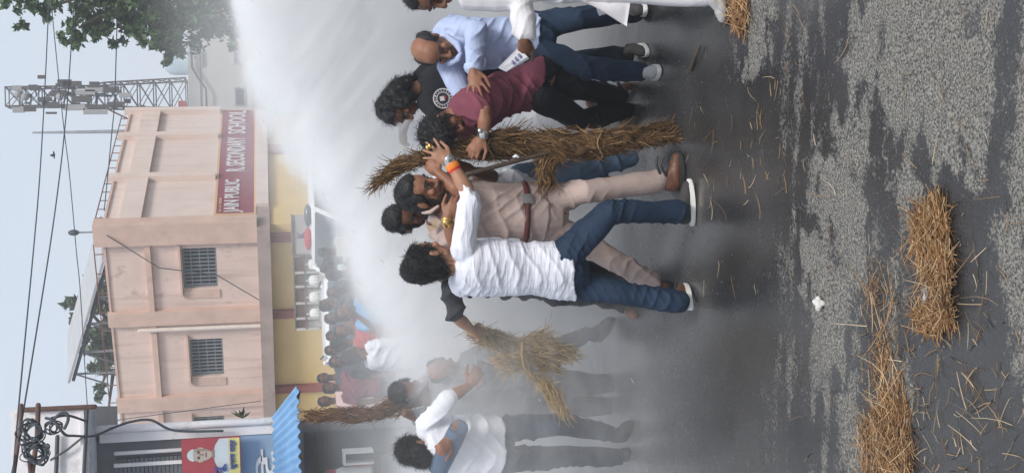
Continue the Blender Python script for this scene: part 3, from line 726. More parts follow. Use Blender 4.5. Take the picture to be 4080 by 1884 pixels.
hb, tb_ = G(*q2(1893, 395)), G(*q2(1888, 152)); shoe(Fp, hb, tb_+sgn(0, 0, .01), J['anL'], SHOE_BR, SOLE_D, 1.08, 'boot', True)
mk('boot_strap', MB().tube([J['anL']+sgn(.03, -.05, .01), J['anL']+sgn(.10, -.06, .035), J['anL']+sgn(.14, -.06, .03)], .008, 6), SOLE_D, Fp)
mk('boot_strap', MB().tube([J['anL']+sgn(.03, -.05, -.02), J['anL']+sgn(.09, -.06, .008), J['anL']+sgn(.125, -.06, .0)], .008, 6), SOLE_D, Fp)
tb2 = G(*q2(1832, 945)); shoe(Fp, tb2+sgn(-.06, .2, .11), tb2, J['anR']+sgn(0, 0, .02), SHOE_BR, SOLE_D, 1.05, 'boot', True)
b0, b1 = r2(945, 648, 7.22), r2(950, 405, 7.28); bc = (J['hipR']+J['hipL'])/2; bc = bc+nrm((J['shR']+J['shL'])/2-bc)*.11
bl = nrm(J['hipR']-J['hipL']); bf = nrm(np.cross(sgn(0, 0, 1), bl))
ring = [bc+bl*.186*math.cos(t)+bf*.136*math.sin(t) for t in np.linspace(0, 2*math.pi, 29)]
mk('belt', MB().tube(ring, .018, 8, False, flat=(bf, .6)), LEATHER, Fp, True)
mk('belt_buckle', MB().box(bc-bf*.142*(1 if np.dot(bf, sgn(0, -1, 0)) < 0 else -1), bl*.032, bf*.006, sgn(0, 0, .03)), STEELW, Fp)
wr = J['wrR']; ad = nrm(J['elR']-J['wrR'])
mk('gold_watch', MB().tube([wr+ad*.01, wr+ad*.04], .035, 14).ell(wr+ad*.025+sgn(0, -.033, .01), (.02, 0, 0), (0, .01, 0), (0, 0, .022)), GOLD, Fp, True)
sp_ = r2(405, 590, 7.08); mk('shoulder_badge', MB().box(sp_+sgn(0, .01, .0), sgn(.024, -.008, .012), sgn(.0, .006, .0), sgn(-.013, .003, .03)), pm('badge_cream', (.55, .42, .3), .7, .1), Fp)
mk('lanyard', MB().tube([r2(365, 560, 7.07), r2(380, 585, 7.06), r2(397, 588, 7.06)], .005, 6), LEATHER, Fp)
# collar
cc = r2(450, 470, 7.12); mk('collar', MB().tube([r2(348, 518, 7.14), r2(395, 512, 7.06), r2(440, 478, 7.03)], [.008, .012, .008], 8), CL['khaki'], Fp, True)
# --- man behind the policeman
J = dict(head=r2(250, 545, 7.62), shR=r2(430, 560, 7.62), shL=r2(440, 350, 7.8), elL=r2(770, 300, 7.55), wrL=r2(650, 270, 7.4),
         hipR=r2(930, 440, 7.85), hipL=r2(930, 310, 7.85), knR=r2(1230, 330, 7.8), anR=r2(1560, 370, 7.95), knL=r2(1260, 270, 7.75), anL=r2(1590, 190, 7.95))
person('bearded man in white shirt and blue jeans half hidden behind the policeman', J, SK['dark'], CL['white'], CL['jeanl'], k=1.02,
       face=sgn(.35, -.75, -.55), up=sgn(-.1, -.1, 1), hair='short', hk=1.0, beard=True, mous=True, sleeve=.6, hem=-.15, handL=(sgn(.2, -.3, .8), sgn(0, -1, 0), dict(curl=.6)))
# --- bending man in maroon
J = dict(head=r1(535, 868, 7.28), shR=r1(700, 690, 7.22), shL=r1(640, 850, 7.46), elR=r1(822, 752, 7.12), wrR=r1(806, 930, 7.14), elL=r1(745, 950, 7.5), wrL=r1(850, 1010, 7.5),
         hipR=r1(1165, 470, 7.62), hipL=r1(1170, 640, 7.5), knR=r1(1450, 600, 7.7), anR=r1(1740, 660, 8.05), knL=r1(1470, 815, 7.75), anL=r1(1790, 745, 8.12))
Dm = person('bending man in maroon shirt gripping the large straw effigy', J, SK['mid'], CL['maroon'], CL['blackt'], k=1.03, tw=1.12, voxel=.0065,
            face=sgn(-.2, -.55, -.8), up=sgn(-.45, -.45, .65), hair='curly', hk=.98, beard=True, sleeve=.72, sleeveL=.9, hem=-.02, loose=.02, belly=0.02, cv=.0075,
            handR=(r1(748, 1010, 7.13)-r1(806, 930, 7.14), sgn(.15, -.95, .3), dict(curl=.55, spread=.12, thumb=1)))
wr = J['wrR']; ad = nrm(J['elR']-J['wrR']); mk('watch', MB().tube([wr+ad*.008, wr+ad*.03], .035, 14).ell(wr+ad*.02+sgn(.015, -.033, .02), (.017, 0, 0), (0, .008, 0), (0, 0, .017)), STEELW, Dm, True)
hh = G(*q1(1838, 740)); shoe(Dm, hh+sgn(.03, .0, 0), hh+sgn(-.13, .2, 0), J['anL'], SHOE_DK, SOLE_D)
# --- long haired person in black
J = dict(head=r1(235, 722, 7.85), shR=r1(405, 485, 8.0), shL=r1(450, 715, 7.8), elL=r1(640, 880, 7.75), wrL=r1(700, 960, 7.7), elR=r1(750, 560, 8.0), wrR=r1(900, 640, 7.95),
         hipR=r1(1020, 470, 8.1), hipL=r1(1010, 620, 8.02), knR=r1(1400, 420, 8.0), anR=r1(1790, 375, 8.15), knL=r1(1400, 600, 8.1), anL=r1(1690, 630, 8.3))
Cb = person('long haired person in black top with round white crest on the chest', J, SK['dark'], CL['black'], CL['jeand'], k=1.03, voxel=.0065,
            face=sgn(-.78, -.3, -.55), up=sgn(-.5, -.2, .85), hair='long', hk=.93, sleeve=.75, hem=-.2, cv=.0085)
lc = r1(535, 668, 7.60); fx = nrm(sgn(.93, -.05, .2)); fz = nrm(np.cross(fx, sgn(0, 1, 0))); fn = np.cross(fx, fz); fn = fn if fn[1] < 0 else -fn
if fz[2] < 0: fz = -fz
def disc(name, r0, r1_, mat, par, off):
    mb = MB(); n = 36
    ro = [np.array([lc+(fx*math.cos(2*math.pi*j/n)+fz*math.sin(2*math.pi*j/n))*r+fn*(off+dz) for j in range(n)]) for r, dz in ((max(r0, .0005), 0), (r1_, 0), (r1_, .003), (max(r0, .0005), .003))]
    mb.ring(ro+[ro[0]], False); return mk(name, mb, mat, par)
cr = disc('crest', 0, .062, pm('crest_black', (.03, .03, .04), .8, .05), Cb, 0)
disc('crest_ring', .056, .062, WHITEP, cr, .004); disc('crest_ring', .036, .040, WHITEP, cr, .004)
for i in range(18):
    a = 2*math.pi*i/18; p = lc+(fx*math.cos(a)+fz*math.sin(a))*.048+fn*.0045
    text('ASTICINDLVPUREMKOT'[i], p-(fx*math.sin(a)+fz*-math.cos(a))*.005-(fx*math.cos(a)+fz*math.sin(a))*.006, fx*math.sin(a)-fz*math.cos(a), fx*math.cos(a)+fz*math.sin(a), .0125, .0085, WHITEP, cr, 'crest_letter', .001)
mk('crest_shield', MB().box(lc+fz*.005+fn*.006, fx*.014, fn*.001, fz*.014), WHITEP, cr); mk('crest_mark', MB().box(lc-fz*.012+fx*.004+fn*.0075, fx*.009, fn*.001, fz*.006), REDP, cr)
mk('sandal', MB().tube([G(*q1(1800, 600))+sgn(0, 0, .03), G(*q1(1790, 650))+sgn(-.02, .1, .03)], [.04, .035], 10, flat=(sgn(0, 0, 1), .6)), SOLE_D, Cb, True)
for (x, y, x2, y2, dz_) in ((1790, 585, 1700, 640, .10), (1640, 665, 1530, 700, .22)):
    a = r1(x, y, 8.3); b = r1(x2, y2, 8.25); o_ = blob('foot', MB().tube([a, (a+b)/2+sgn(0, -.03, .02), b], [.03, .038, .034], 10), SK['mid'], Cb, .008, 2)
    mk('sandal_strap', MB().tube([(a+b)/2+sgn(-.045, -.03, .0), (a+b)/2+sgn(0, -.075, .025), (a+b)/2+sgn(.045, -.03, .03)], .014, 6), SOLE_D, o_, True); mk('sandal_sole', MB().tube([a+sgn(.02, .03, -.035), b+sgn(.02, .03, -.035)], .02, 8), SHOE_DK, o_, True)
mk('hair_clip', MB().tube([r1(285, 575, 7.85), r1(270, 560, 7.85), r1(285, 545, 7.86), r1(305, 560, 7.86), r1(300, 580, 7.85)], .006, 6), WHITEP, Cb, True)
hs = G(*q1(1900, 360)); shoe(Cb, hs+sgn(.05, .06, .02), hs+sgn(-.02, -.12, 0), J['anR'], SHOE_DK, SOLE_W, .95)
# --- balding man in light blue shirt
J = dict(head=r1(470, 338, 7.5), shR=r1(575, 440, 7.62), shL=r1(560, 190, 7.76), elL=r1(762, 212, 7.52), wrL=r1(742, 478, 7.2), elR=r1(650, 620, 7.6), wrR=r1(800, 690, 7.62),
         hipR=r1(1150, 360, 7.72), hipL=r1(1150, 175, 7.84), knR=r1(1515, 465, 7.62), anR=r1(1895, 490, 7.72), knL=r1(1450, 125, 7.74), anL=r1(1860, 85, 7.95))
Bb = person('balding man in light blue shirt leaning forward beside the white kurta', J, SK['mid'], CL['blue'], CL['jean'], k=1.07, tw=1.12, voxel=.0065,
            face=sgn(-.42, -.72, -.55), up=sgn(-.12, -.45, .88), hair='bald', hk=1.02, mous=True, sleeveL=1.93, sleeveR=1.6, hem=-.02, loose=.022, cv=.0075, sr=1.12,
            handL=(r1(760, 590, 7.16)-r1(742, 478, 7.2), sgn(.1, -.95, .3), dict(curl=.2, spread=.35, thumb=1)))
shoe(Bb, G(*q1(2002, 485))+sgn(0, .16, .0), G(*q1(2002, 485))+sgn(0, -.05, 0), J['anR'], SHOE_GY, SOLE_W, 1.1)
shoe(Bb, G(*q1(1958, 75))+sgn(0, -.02, .04), G(*q1(1958, 75))+sgn(.05, .22, 0), J['anL'], SHOE_DK, SOLE_W, 1.0)
mk('collar', MB().tube([r1(560, 250, 7.52), r1(630, 300, 7.46), r1(650, 350, 7.44)], [.02, .024, .012], 8), CL['blue'], Bb, True)
mk('collar', MB().tube([r1(580, 430, 7.48), r1(640, 400, 7.44), r1(655, 365, 7.44)], [.02, .022, .012], 8), CL['blue'], Bb, True)
# --- man in white kurta at the picture's edge
J = dict(head=r1(450, -75, 6.82), shR=r1(700, -40, 6.72), shL=r1(700, -280, 6.95), elR=r1(1060, -10, 6.62), wrR=r1(1092, 250, 6.58), elL=r1(1000, -330, 6.9), wrL=r1(1150, -300, 6.7),
         hipR=r1(1330, -110, 6.85), hipL=r1(1330, -290, 6.95), knR=r1(1800, -75, 6.72), anR=r1(2330, -40, 6.5), knL=r1(1800, -180, 7.2), anL=r1(2150, -160, 7.4))
ke = (r1(1650, -100, 6.92), sgn(.17, .03, -.02), sgn(-.03, .26, 0))
Ak = person('man in long white kurta at the edge of the picture holding folded paper', J, SK['dark'], CL['kurta'], CL['kurta'], k=1.06, voxel=.0065, tr=1.1, cuffr=.06,
            face=sgn(-.78, -.4, -.3), up=sgn(-.1, 0, 1), hair='short', hk=1.1, topname='kurta', kurta=ke, sleeveR=1.9, sleeveL=1.9, sr=1.28, hem=-.3, loose=.03, cv=.008,
            handR=(r1(1085, 345, 6.56)-r1(1092, 250, 6.58), sgn(.1, -.9, -.35), dict(curl=.95, spread=.05, thumb=1)))
hs, ts = G(1836, -40), G(1830, 62); shoe(Ak, hs, ts, J['anR'], SHOE_GY, SOLE_D, 1.0)
# kurta tail blown to the left
tl = MB(); A0, A1, A2, A3 = r1(1440, -30, 6.78), r1(1490, 10, 6.74), r1(1785, 178, 6.76), r1(1800, 20, 6.72)
nn = 10; rows = []
for i in range(nn+1):
    for j in range(nn+1):
        s_, t_ = i/nn, j/nn; p = (A0*(1-s_)+A3*s_)*(1-t_)+(A1*(1-s_)+A2*s_)*t_ if False else A0*(1-s_)*(1-t_)+A3*s_*(1-t_)+A1*(1-s_)*t_+A2*s_*t_
        rows.append(p+sgn(0, .012*math.sin(5*s_+3*t_), 0))
Vf = np.array(rows); Vb = Vf+sgn(0, .006, 0); I = lambda i, j: i*(nn+1)+j; Fq = []
for i in range(nn):
    for j in range(nn): Fq.append((I(i, j), I(i+1, j), I(i+1, j+1), I(i, j+1)))
K_ = len(Vf); Fq += [tuple(K_+q for q in f[::-1]) for f in Fq]
edge = [I(i, 0) for i in range(nn+1)]+[I(nn, j) for j in range(1, nn+1)]+[I(i, nn) for i in range(nn-1, -1, -1)]+[I(0, j) for j in range(nn-1, 0, -1)]
Fq += [(edge[q], edge[(q+1) % len(edge)], edge[(q+1) % len(edge)]+K_, edge[q]+K_) for q in range(len(edge))]
mk('kurta_tail', MB().add(np.concatenate([Vf, Vb]), Fq), CL['kurta'], Ak, True)
# folded paper in his hand
pp = empty('folded_paper', r1(1020, 420, 6.55), 'folded white paper with blue handwriting held in a fist', 'paper')
e0, e1, e2, e3 = r1(1050, 330, 6.555), r1(1120, 400, 6.56), r1(965, 488, 6.53), r1(915, 465, 6.52)
for q in range(3):
    o_ = sgn(.002*q, -.004*q, .003*q); th = sgn(0, .0025, 0); v = [e0+o_, e1+o_*2, e2+o_*.5, e3+o_]
    mk('sheet', MB().hexa([p+th for p in v]+[p for p in v]), pm('paper_white', (.78, .78, .82), .8, .03), pp)
ux = nrm(e3-e0); uy = nrm(e1-e0); uy = nrm(uy-ux*np.dot(ux, uy))
for i, s_ in enumerate(('नाम', 'पत', 'शाखा')):
    text(s_, e0+ux*(.035+.027*i)+uy*.02+sgn(0, -.016, .006), -uy if False else uy, -ux, .016, .03, pm('blue_ink', (.03, .05, .25), .8, .02), pp, 'handwriting', .0008)
# --- person in charcoal T-shirt behind the white shirt, reaching down to the second effigy
J = dict(head=r2(350, 850, 7.6), shL=r2(520, 965, 7.62), shR=r2(520, 790, 7.75), elL=r3(1085, 240, 7.66), wrL=r3(1185, 325, 7.8), elR=r2(760, 760, 7.8), wrR=r2(900, 720, 7.8),
         hipL=r2(1130, 990, 7.9), hipR=r2(1130, 840, 7.95), knL=r2(1380, 1000, 8.1), anL=r2(1560, 1068, 8.45), knR=r2(1400, 880, 8.1), anR=r2(1560, 960, 8.5))
fb = G(*q2(1600, 1085))
Ic = person('barefoot person in charcoal T-shirt reaching down behind the white shirt', J, SK['light'], CL['charcoal'], CL['blackt'], k=.98, facep=False, face=sgn(.3, .9, -.2), up=sgn(0, 0, 1),
            sleeve=.95, hem=-.1, handL=(r3(1240, 350, 7.85)-r3(1185, 325, 7.8), sgn(.3, -.9, .2), dict(curl=.8)), bareL=(fb+sgn(.02, .1, 0), fb+sgn(-.05, -.1, 0)), cuff=.9)
# --- hazy trio on the left
J = dict(head=r3(862, 1052, 8.25), shR=r3(900, 905, 8.2), shL=r3(985, 1140, 8.32), elR=r3(1040, 740, 8.1), wrR=r3(1170, 660, 8.15), elL=r3(1108, 905, 8.0), wrL=r3(1052, 985, 7.98),
         hipR=r3(1330, 930, 8.38), hipL=r3(1330, 1110, 8.3), knR=r3(1690, 890, 8.2), anR=r3(2010, 945, 8.5), knL=r3(1690, 1090, 8.45), anL=r3(2080, 1090, 8.6))
Kk = person('dark haired man in white shirt wading into the mist beside the shop', J, SK['mid'], CL['white'], CL['jeand'], k=1.06, tw=1.15, facep=False, face=sgn(.5, .75, -.35), up=sgn(.15, .1, 1), hair='full', hk=.96,
            sleeveR=1.15, sleeveL=.5, hem=-.05, loose=.025, handL=(r3(1030, 1010, 7.96)-r3(1052, 985, 7.98), sgn(-.2, -.9, .3), dict(curl=1.0, spread=.04)), handR=(sgn(.6, 0, -.4), sgn(0, -1, 0), dict(curl=.5)))
sl_ = MB(); sl_.tube([r3(985, 1150, 8.2), r3(1060, 1010, 8.05), J['elL']+sgn(0, -.01, 0), r3(1072, 955, 7.98)], [.07, .066, .062, .052], 14)
blob('blue_sleeve', sl_, CL['denimshirt'], Kk, .0085, 3, ((sgn(1, 0, .3), .06, .004, 1.5),))
ts = G(*q3(2165, 880)); shoe(Kk, ts+sgn(-.16, .2, .03), ts, J['anR'], SHOE_DK, SOLE_D, 1.05)
ts = G(*q3(2110, 1090)); shoe(Kk, ts+sgn(-.02, .1, .0), ts+sgn(.06, -.16, 0), J['anL'], SHOE_DK, SOLE_D, 1.05)
J = dict(head=r3(800, 690, 8.95), shR=r3(985, 640, 8.9), shL=r3(930, 830, 9.1), elR=r3(1120, 700, 8.7), wrR=r3(1250, 640, 8.5), elL=r3(880, 850, 8.8), wrL=r3(780, 830, 8.7),
         hipR=r3(1430, 660, 9.1), hipL=r3(1430, 800, 9.1), knR=r3(1740, 680, 8.95), anR=r3(2040, 650, 9.0), knL=r3(1740, 800, 9.05), anL=r3(2020, 790, 9.1))
Ll = person('dark haired man in grey shirt behind the third straw effigy in the mist', J, SK['dark'], CL['grey'], CL['greyt'], k=1.02, facep=False, face=sgn(.2, -.7, -.6), up=sgn(-.1, -.3, .9), hair='short', sleeve=1.6, hem=-.1)
J = dict(head=r3(1010, 560, 8.7), shR=r3(1150, 500, 8.7), shL=r3(1130, 640, 8.8), elR=r3(1270, 460, 8.5), wrR=r3(1350, 540, 8.35),
         hipR=r3(1430, 540, 9.0), hipL=r3(1440, 640, 9.05), knR=r3(1740, 420, 8.9), anR=r3(1880, 345, 8.9), knL=r3(1760, 620, 9.0), anL=r3(2020, 640, 9.1))
Mm = person('bald man in pale grey shirt stooping low in the mist', J, SK['mid'], CL['grey'], CL['greyt'], k=.95, facep=False, face=sgn(.3, -.5, -.8), up=sgn(-.1, -.5, .8), hair='bald', sleeve=1.4, hem=-.1)
ts = G(*q3(2055, 320)); shoe(Mm, ts+sgn(-.1, .2, .08), ts+sgn(.08, 0, 0), J['anR'], SHOE_DK, SOLE_D, 1.1)
# --- person in white far behind the bending man
J = dict(head=r1(215, 770, 9.3), shR=r1(310, 870, 9.3), shL=r1(350, 1010, 9.4), elR=r1(600, 880, 9.3), wrR=r1(760, 920, 9.2), hipR=r1(850, 840, 9.5), hipL=r1(860, 950, 9.5),
         knR=r1(1150, 800, 9.4), anR=r1(1450, 800, 9.6), knL=r1(1150, 930, 9.4), anL=r1(1450, 950, 9.6))
person('person all in white fading into the mist behind the bending man', J, SK['dark'], CL['white'], CL['white'], facep=False, face=sgn(-.5, .6, -.3), up=sgn(0, 0, 1), hair='short', sleeve=1.7, hem=-.2)
# ------------------------------------------------------------------ straw
STRAW_W = pm('wet_straw', (.235, .135, .055), .6, .3, 9, spec=.35, ramp=((0, (.045, .024, .01)), (1, (.46, .29, .13)), (.4, (.13, .068, .026)), (.75, (.24, .135, .055))))
RMP = ((0, (.10, .045, .018)), (1, (.70, .53, .34)), (.3, (.27, .135, .055)), (.62, (.42, .24, .105)), (.85, (.54, .36, .19)))
STRAW_D = pm('dry_straw', (.47, .235, .085), .6, .25, 9, spec=.3, ramp=RMP)
STRAW_S = pm('pale_straw', (.42, .27, .14), .6, .25, 9, spec=.3, ramp=((0, (.16, .09, .05)), (1, (.62, .5, .34)), (.5, (.36, .23, .11))))
STRAW_G = pm('golden_straw', (.46, .33, .16), .7, .2, 9, spec=.3, island=.45)
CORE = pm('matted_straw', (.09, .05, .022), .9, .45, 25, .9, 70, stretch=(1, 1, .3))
ROPE = pm('straw_rope', (.3, .2, .09), .9, .2, 30)
WOOD = pm('dark_wood', (.07, .05, .035), .8, .3, 20, .4, 60)
def effigy(label, limbs, mat, n, lenr=(.07, .2), rad=.0024, loose=.2, core=CORE):
    allp = np.array([p for l in limbs for p in l[0]]); base = np.array([allp[:, 0].mean(), allp[:, 1].mean(), max(0, allp[:, 2].min())])
    root = empty('straw_effigy', base, label, 'effigy', 'straw effigies')
    mb = MB()
    for pts, rr in limbs: mb.tube(pts, [r*.86 for r in rr], 12)
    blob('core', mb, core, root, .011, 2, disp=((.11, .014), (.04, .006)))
    tot = sum(np.linalg.norm(np.diff(np.array(p), axis=0), axis=1).sum()*np.mean(r) for p, r in limbs); Vs, Qs, k = [], [], 0
    for pts, rr in limbs:
        pts = np.array(pts); rr = np.array(rr); sl = np.linalg.norm(np.diff(pts, axis=0), axis=1); cum = np.concatenate([[0], np.cumsum(sl)])
        m = int(n*cum[-1]*rr.mean()/tot); s = RNG.random(m)*cum[-1]
        c = np.stack([np.interp(s, cum, pts[:, i]) for i in range(3)], 1); r = np.interp(s, cum, rr)
        e = .02; t = np.stack([np.interp(np.clip(s+e, 0, cum[-1]), cum, pts[:, i])-np.interp(np.clip(s-e, 0, cum[-1]), cum, pts[:, i]) for i in range(3)], 1)
        t /= np.linalg.norm(t, axis=1, keepdims=True)
        q = RNG.normal(size=(m, 3)); q -= t*(q*t).sum(1, keepdims=True); q /= np.linalg.norm(q, axis=1, keepdims=True)
        lump = 1+.32*wob(c, 5, .17)+.14*wob(c, 6, .06)
        st = c+q*(r*lump*(.8+.22*RNG.random(m)))[:, None]
        sg = np.where(RNG.random(m) < .55, 1, -1)[:, None]
        wild = (RNG.random(m) < .12)[:, None]
        d = t*sg+q*(RNG.normal(size=(m, 1))*.1-.02)+np.cross(t, q)*sg*(.38+RNG.normal(size=(m, 1))*.25)+wild*(q*.9*loose*3+RNG.normal(size=(m, 3))*.5)
        ln = lenr[0]+(lenr[1]-lenr[0])*RNG.random(m)**1.6; ln = np.where(wild[:, 0], ln*.55, ln)
        V, Q = strands(st, d, ln, rad*(.7+.7*RNG.random(m)), .02, 3, .22)
        Vs.append(V); Qs.append(Q+k); k += len(V)
    tag(link('stalks', fast_mesh('stalks', np.concatenate(Vs), np.concatenate(Qs)), mat, root), kind='stuff')
    return root
E1 = effigy('tall standing effigy of wet brown straw gripped between the policeman and maroon shirt', [
    ([r2(75, 345, 7.28), r2(200, 245, 7.28), r2(350, 190, 7.27), r2(500, 150, 7.26), r2(620, 140, 7.25), r2(750, 125, 7.24), r2(900, 120, 7.23)], [.016, .036, .047, .05, .046, .078, .07]),
    ([r2(820, 115, 7.23), r2(980, 105, 7.22), r2(1130, 128, 7.21), r2(1300, 122, 7.2), r2(1450, 105, 7.2), r2(1580, 92, 7.21)], [.07, .058, .088, .09, .075, .055]),
    ([r2(1420, 75, 7.21), r2(1580, 45, 7.23), r2(1700, 35, 7.27), r2(1840, 15, 7.33)], [.042, .04, .034, .024]),
    ([r2(1480, 110, 7.2), r2(1620, 95, 7.2), r2(1750, 82, 7.21), r2(1885, 70, 7.24)], [.045, .034, .024, .014]),
    ([r2(1080, 170, 7.2), r2(1075, 270, 7.17), r2(1078, 340, 7.16)], [.05, .042, .032]),
    ([r2(760, 90, 7.2), r2(850, 60, 7.18), r2(900, 45, 7.18)], [.05, .04, .02])], STRAW_W, 8500, (.04, .13), .0021, .22)
for p, r in ((r2(740, 126, 7.24), .082), (r2(960, 106, 7.22), .066), (r2(1380, 112, 7.2), .09)):
    tt = [p+sgn(math.cos(a)*r, math.sin(a)*r, .02*math.sin(3*a)) for a in np.linspace(0, 2*math.pi, 25)]
    mk('straw_rope', MB().tube(tt, .005, 6, False), ROPE, E1, True)
mk('stick', MB().tube([r2(610, 290, 7.12), r2(860, 222, 7.14), r2(1105, 158, 7.13)], [.014, .013, .010], 8), WOOD, E1, True)
mk('cloth_scrap', MB().tube([r2(885, 186, 7.1), r2(898, 180, 7.095), r2(915, 187, 7.1)], [.005, .011, .006], 7), CL['white'], E1, True)
E2 = effigy('golden straw effigy with splayed limbs dangling in the mist', [
    ([r3(1190, 345, 7.95), r3(1290, 375, 8.0), r3(1400, 410, 8.02), r3(1490, 460, 8.03)], [.045, .055, .048, .065]),
    ([r3(1420, 480, 8.03), r3(1520, 470, 8.03), r3(1650, 450, 8.03), r3(1790, 470, 8.05)], [.06, .075, .06, .03]),
    ([r3(1370, 560, 8.05), r3(1430, 530, 8.05), r3(1500, 500, 8.04)], [.035, .05, .06]),
    ([r3(1350, 500, 8.0), r3(1450, 480, 8.0)], [.03, .05]),
    ([r3(1480, 400, 8.0), r3(1560, 360, 7.98), r3(1620, 330, 7.97)], [.03, .012, .008]),
    ([r3(1560, 420, 8.0), r3(1660, 390, 8.0)], [.05, .03]),
    ([r3(1600, 520, 8.05), r3(1700, 550, 8.05)], [.05, .035]),
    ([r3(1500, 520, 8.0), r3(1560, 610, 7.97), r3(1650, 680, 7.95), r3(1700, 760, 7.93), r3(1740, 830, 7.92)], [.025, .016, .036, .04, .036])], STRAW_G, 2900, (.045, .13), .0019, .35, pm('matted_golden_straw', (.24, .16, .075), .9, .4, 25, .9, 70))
mk('straw_rope', MB().tube([r3(1490, 410, 7.9), r3(1488, 470, 7.88), r3(1500, 540, 7.93), r3(1530, 590, 7.97)], .012, 6), ROPE, E2, True)

def pile(label, poly, n, ang, spread, h, lenr, mat, name='straw_pile', stuff=False, rad=.0026, gap=0):
    poly = np.array(poly, float); mn, mx_ = poly.min(0), poly.max(0); pts = []
    while len(pts) < n:
        q = mn+(mx_-mn)*RNG.random((n, 2)); q = q[inpoly(q[:, 0], q[:, 1], poly.tolist())]; g_ = np.array([G(*z_) for z_ in q]) if len(q) else np.zeros((0, 3)); q = q[(.5+.5*wob(g_, 77, gap or .3)+(0 if gap else 9)) > RNG.random(len(q))*1.15] if len(q) else q; pts += q.tolist()
    pts = np.array(pts[:n]); P = np.array([G(*q) for q in pts]); pw = np.array([G(*q) for q in poly]); c = pw.mean(0)
    # distance to the outline gives the heap its height
    dm = np.full(n, 9.)
    for i in range(len(pw)):
        a, b = pw[i][:2], pw[(i+1) % len(pw)][:2]; ab = b-a; t = np.clip(((P[:, :2]-a)@ab)/(ab@ab+1e-9), 0, 1)
        dm = np.minimum(dm, np.linalg.norm(P[:, :2]-(a+t[:, None]*ab), axis=1))
    hh = h*np.clip(dm/.12, 0, 1)**.7
    P[:, 2] = .004+hh*RNG.random(n)*(1+.4*wob(P, 9, .3))
    a = ang+RNG.normal(size=n)*spread; sg = np.where(RNG.random(n) < .5, -1, 1)
    a = np.where(RNG.random(n) < .2, RNG.random(n)*6.28, a)
    d = np.stack([np.cos(a)*sg, np.sin(a)*sg, RNG.normal(size=n)*.12+.02], 1)
    ln = lenr[0]+(lenr[1]-lenr[0])*RNG.random(n); P -= d*ln[:, None]*.5; P[:, 2] = np.maximum(P[:, 2], .004)
    V, Q = strands(P, d, ln, rad*(.6+.8*RNG.random(n)), .0, 3, .34); V[:, 2] = np.maximum(V[:, 2], .0015)
    o = link(name, fast_mesh(name, V, Q), mat, None, False, origin=np.array([c[0], c[1], 0]))
    return tag(o, label, 'straw' if not stuff else None, None, 'stuff' if stuff else None)
pile('orange brown heap of loose straw lying alone on the wet road', [(2312, 575), (2335, 520), (2368, 510), (2388, 540), (2396, 620), (2390, 690), (2378, 735), (2405, 800), (2394, 806), (2365, 765), (2342, 695), (2314, 640)], 1050, math.radians(8), .55, .06, (.05, .2), STRAW_D, rad=.0017, gap=.12)
pile('small tangled straw tuft beside the loose heap on wet road', [(2300, 790), (2320, 760), (2362, 765), (2385, 800), (2370, 840), (2320, 835)], 230, math.radians(60), .8, .035, (.05, .15), STRAW_D, rad=.0017)
pile('long drift of golden straw running off the left edge', [(2195, 890), (2240, 850), (2268, 950), (2290, 1040), (2296, 1215), (2150, 1215), (2165, 1090), (2205, 1010)], 620, math.radians(5), .6, .022, (.05, .19), STRAW_D, rad=.0016, gap=.16)
pile('thin straw scatter at the head of the golden drift', [(2175, 700), (2230, 690), (2290, 830), (2270, 900), (2190, 900)], 55, math.radians(10), .7, .008, (.05, .17), STRAW_D, rad=.0016)
pile('small straw clump under the kurta wearer’s grey shoe', [(1838, 10), (1852, -10), (1880, -12), (1884, 40), (1878, 78), (1846, 66)], 280, math.radians(25), .6, .03, (.06, .16), STRAW_D)
pile(None, [(1740, -20), (2576, -20), (2600, 1210), (2000, 1210), (1760, 800)], 110, math.radians(20), .9, .003, (.03, .12), STRAW_S, 'scattered_straw', True, .0016)
pile(None, [(2160, 640), (2480, 620), (2560, 1210), (2170, 1210)], 200, math.radians(35), .9, .004, (.03, .15), STRAW_S, 'scattered_straw', True, .0017)
pile(None, [(1700, 280), (1950, 130), (2080, 300), (2030, 520), (1760, 560)], 45, math.radians(10), .5, .003, (.04, .14), STRAW_S, 'scattered_straw', True, .0018)
qa = frame(2300, 0, 2.38)
a_, b_ = G(*qa(1180, 440)), G(*qa(1092, 662)); up_ = sgn(0, 0, .011)
tag(mk('stick', MB().tube([a_+up_, a_*.55+b_*.45+up_*1.4, b_+up_], [.008, .011, .013], 8), WOOD, None, True, origin=(a_+b_)/2), 'short bare brown stick lying on wet road near pale shoes', 'stick')
cpos = G(*q8(692, 372))
tag(blob('crushed_cup', MB().ell(cpos+sgn(0, 0, .014), (.03, 0, .008), (0, .036, 0), (-.006, 0, .016)), pm('paper_cup', (.62, .6, .57), .8, .1), None, .006, 1, disp=((.03, .008),)), 'crumpled whitish paper cup lying on the road', 'litter')
cpos = G(*q8(1215, 312))
tag(mk('plastic_scrap', MB().tube([cpos+sgn(.03, 0, .012), cpos+sgn(-.04, .01, .02)], [.012, .01], 8, flat=(sgn(0, 0, 1), .5)), pm('clear_plastic', (.5, .52, .58), .3, .1), None, True, origin=cpos), 'small pale plastic scrap between the straw heap and tuft', 'litter')
n = 900; gp = np.stack([RNG.uniform(-1.4, 1.4, n), 3.6+4.5*RNG.random(n)**1.4, np.zeros(n)], 1); V = []; Q = []
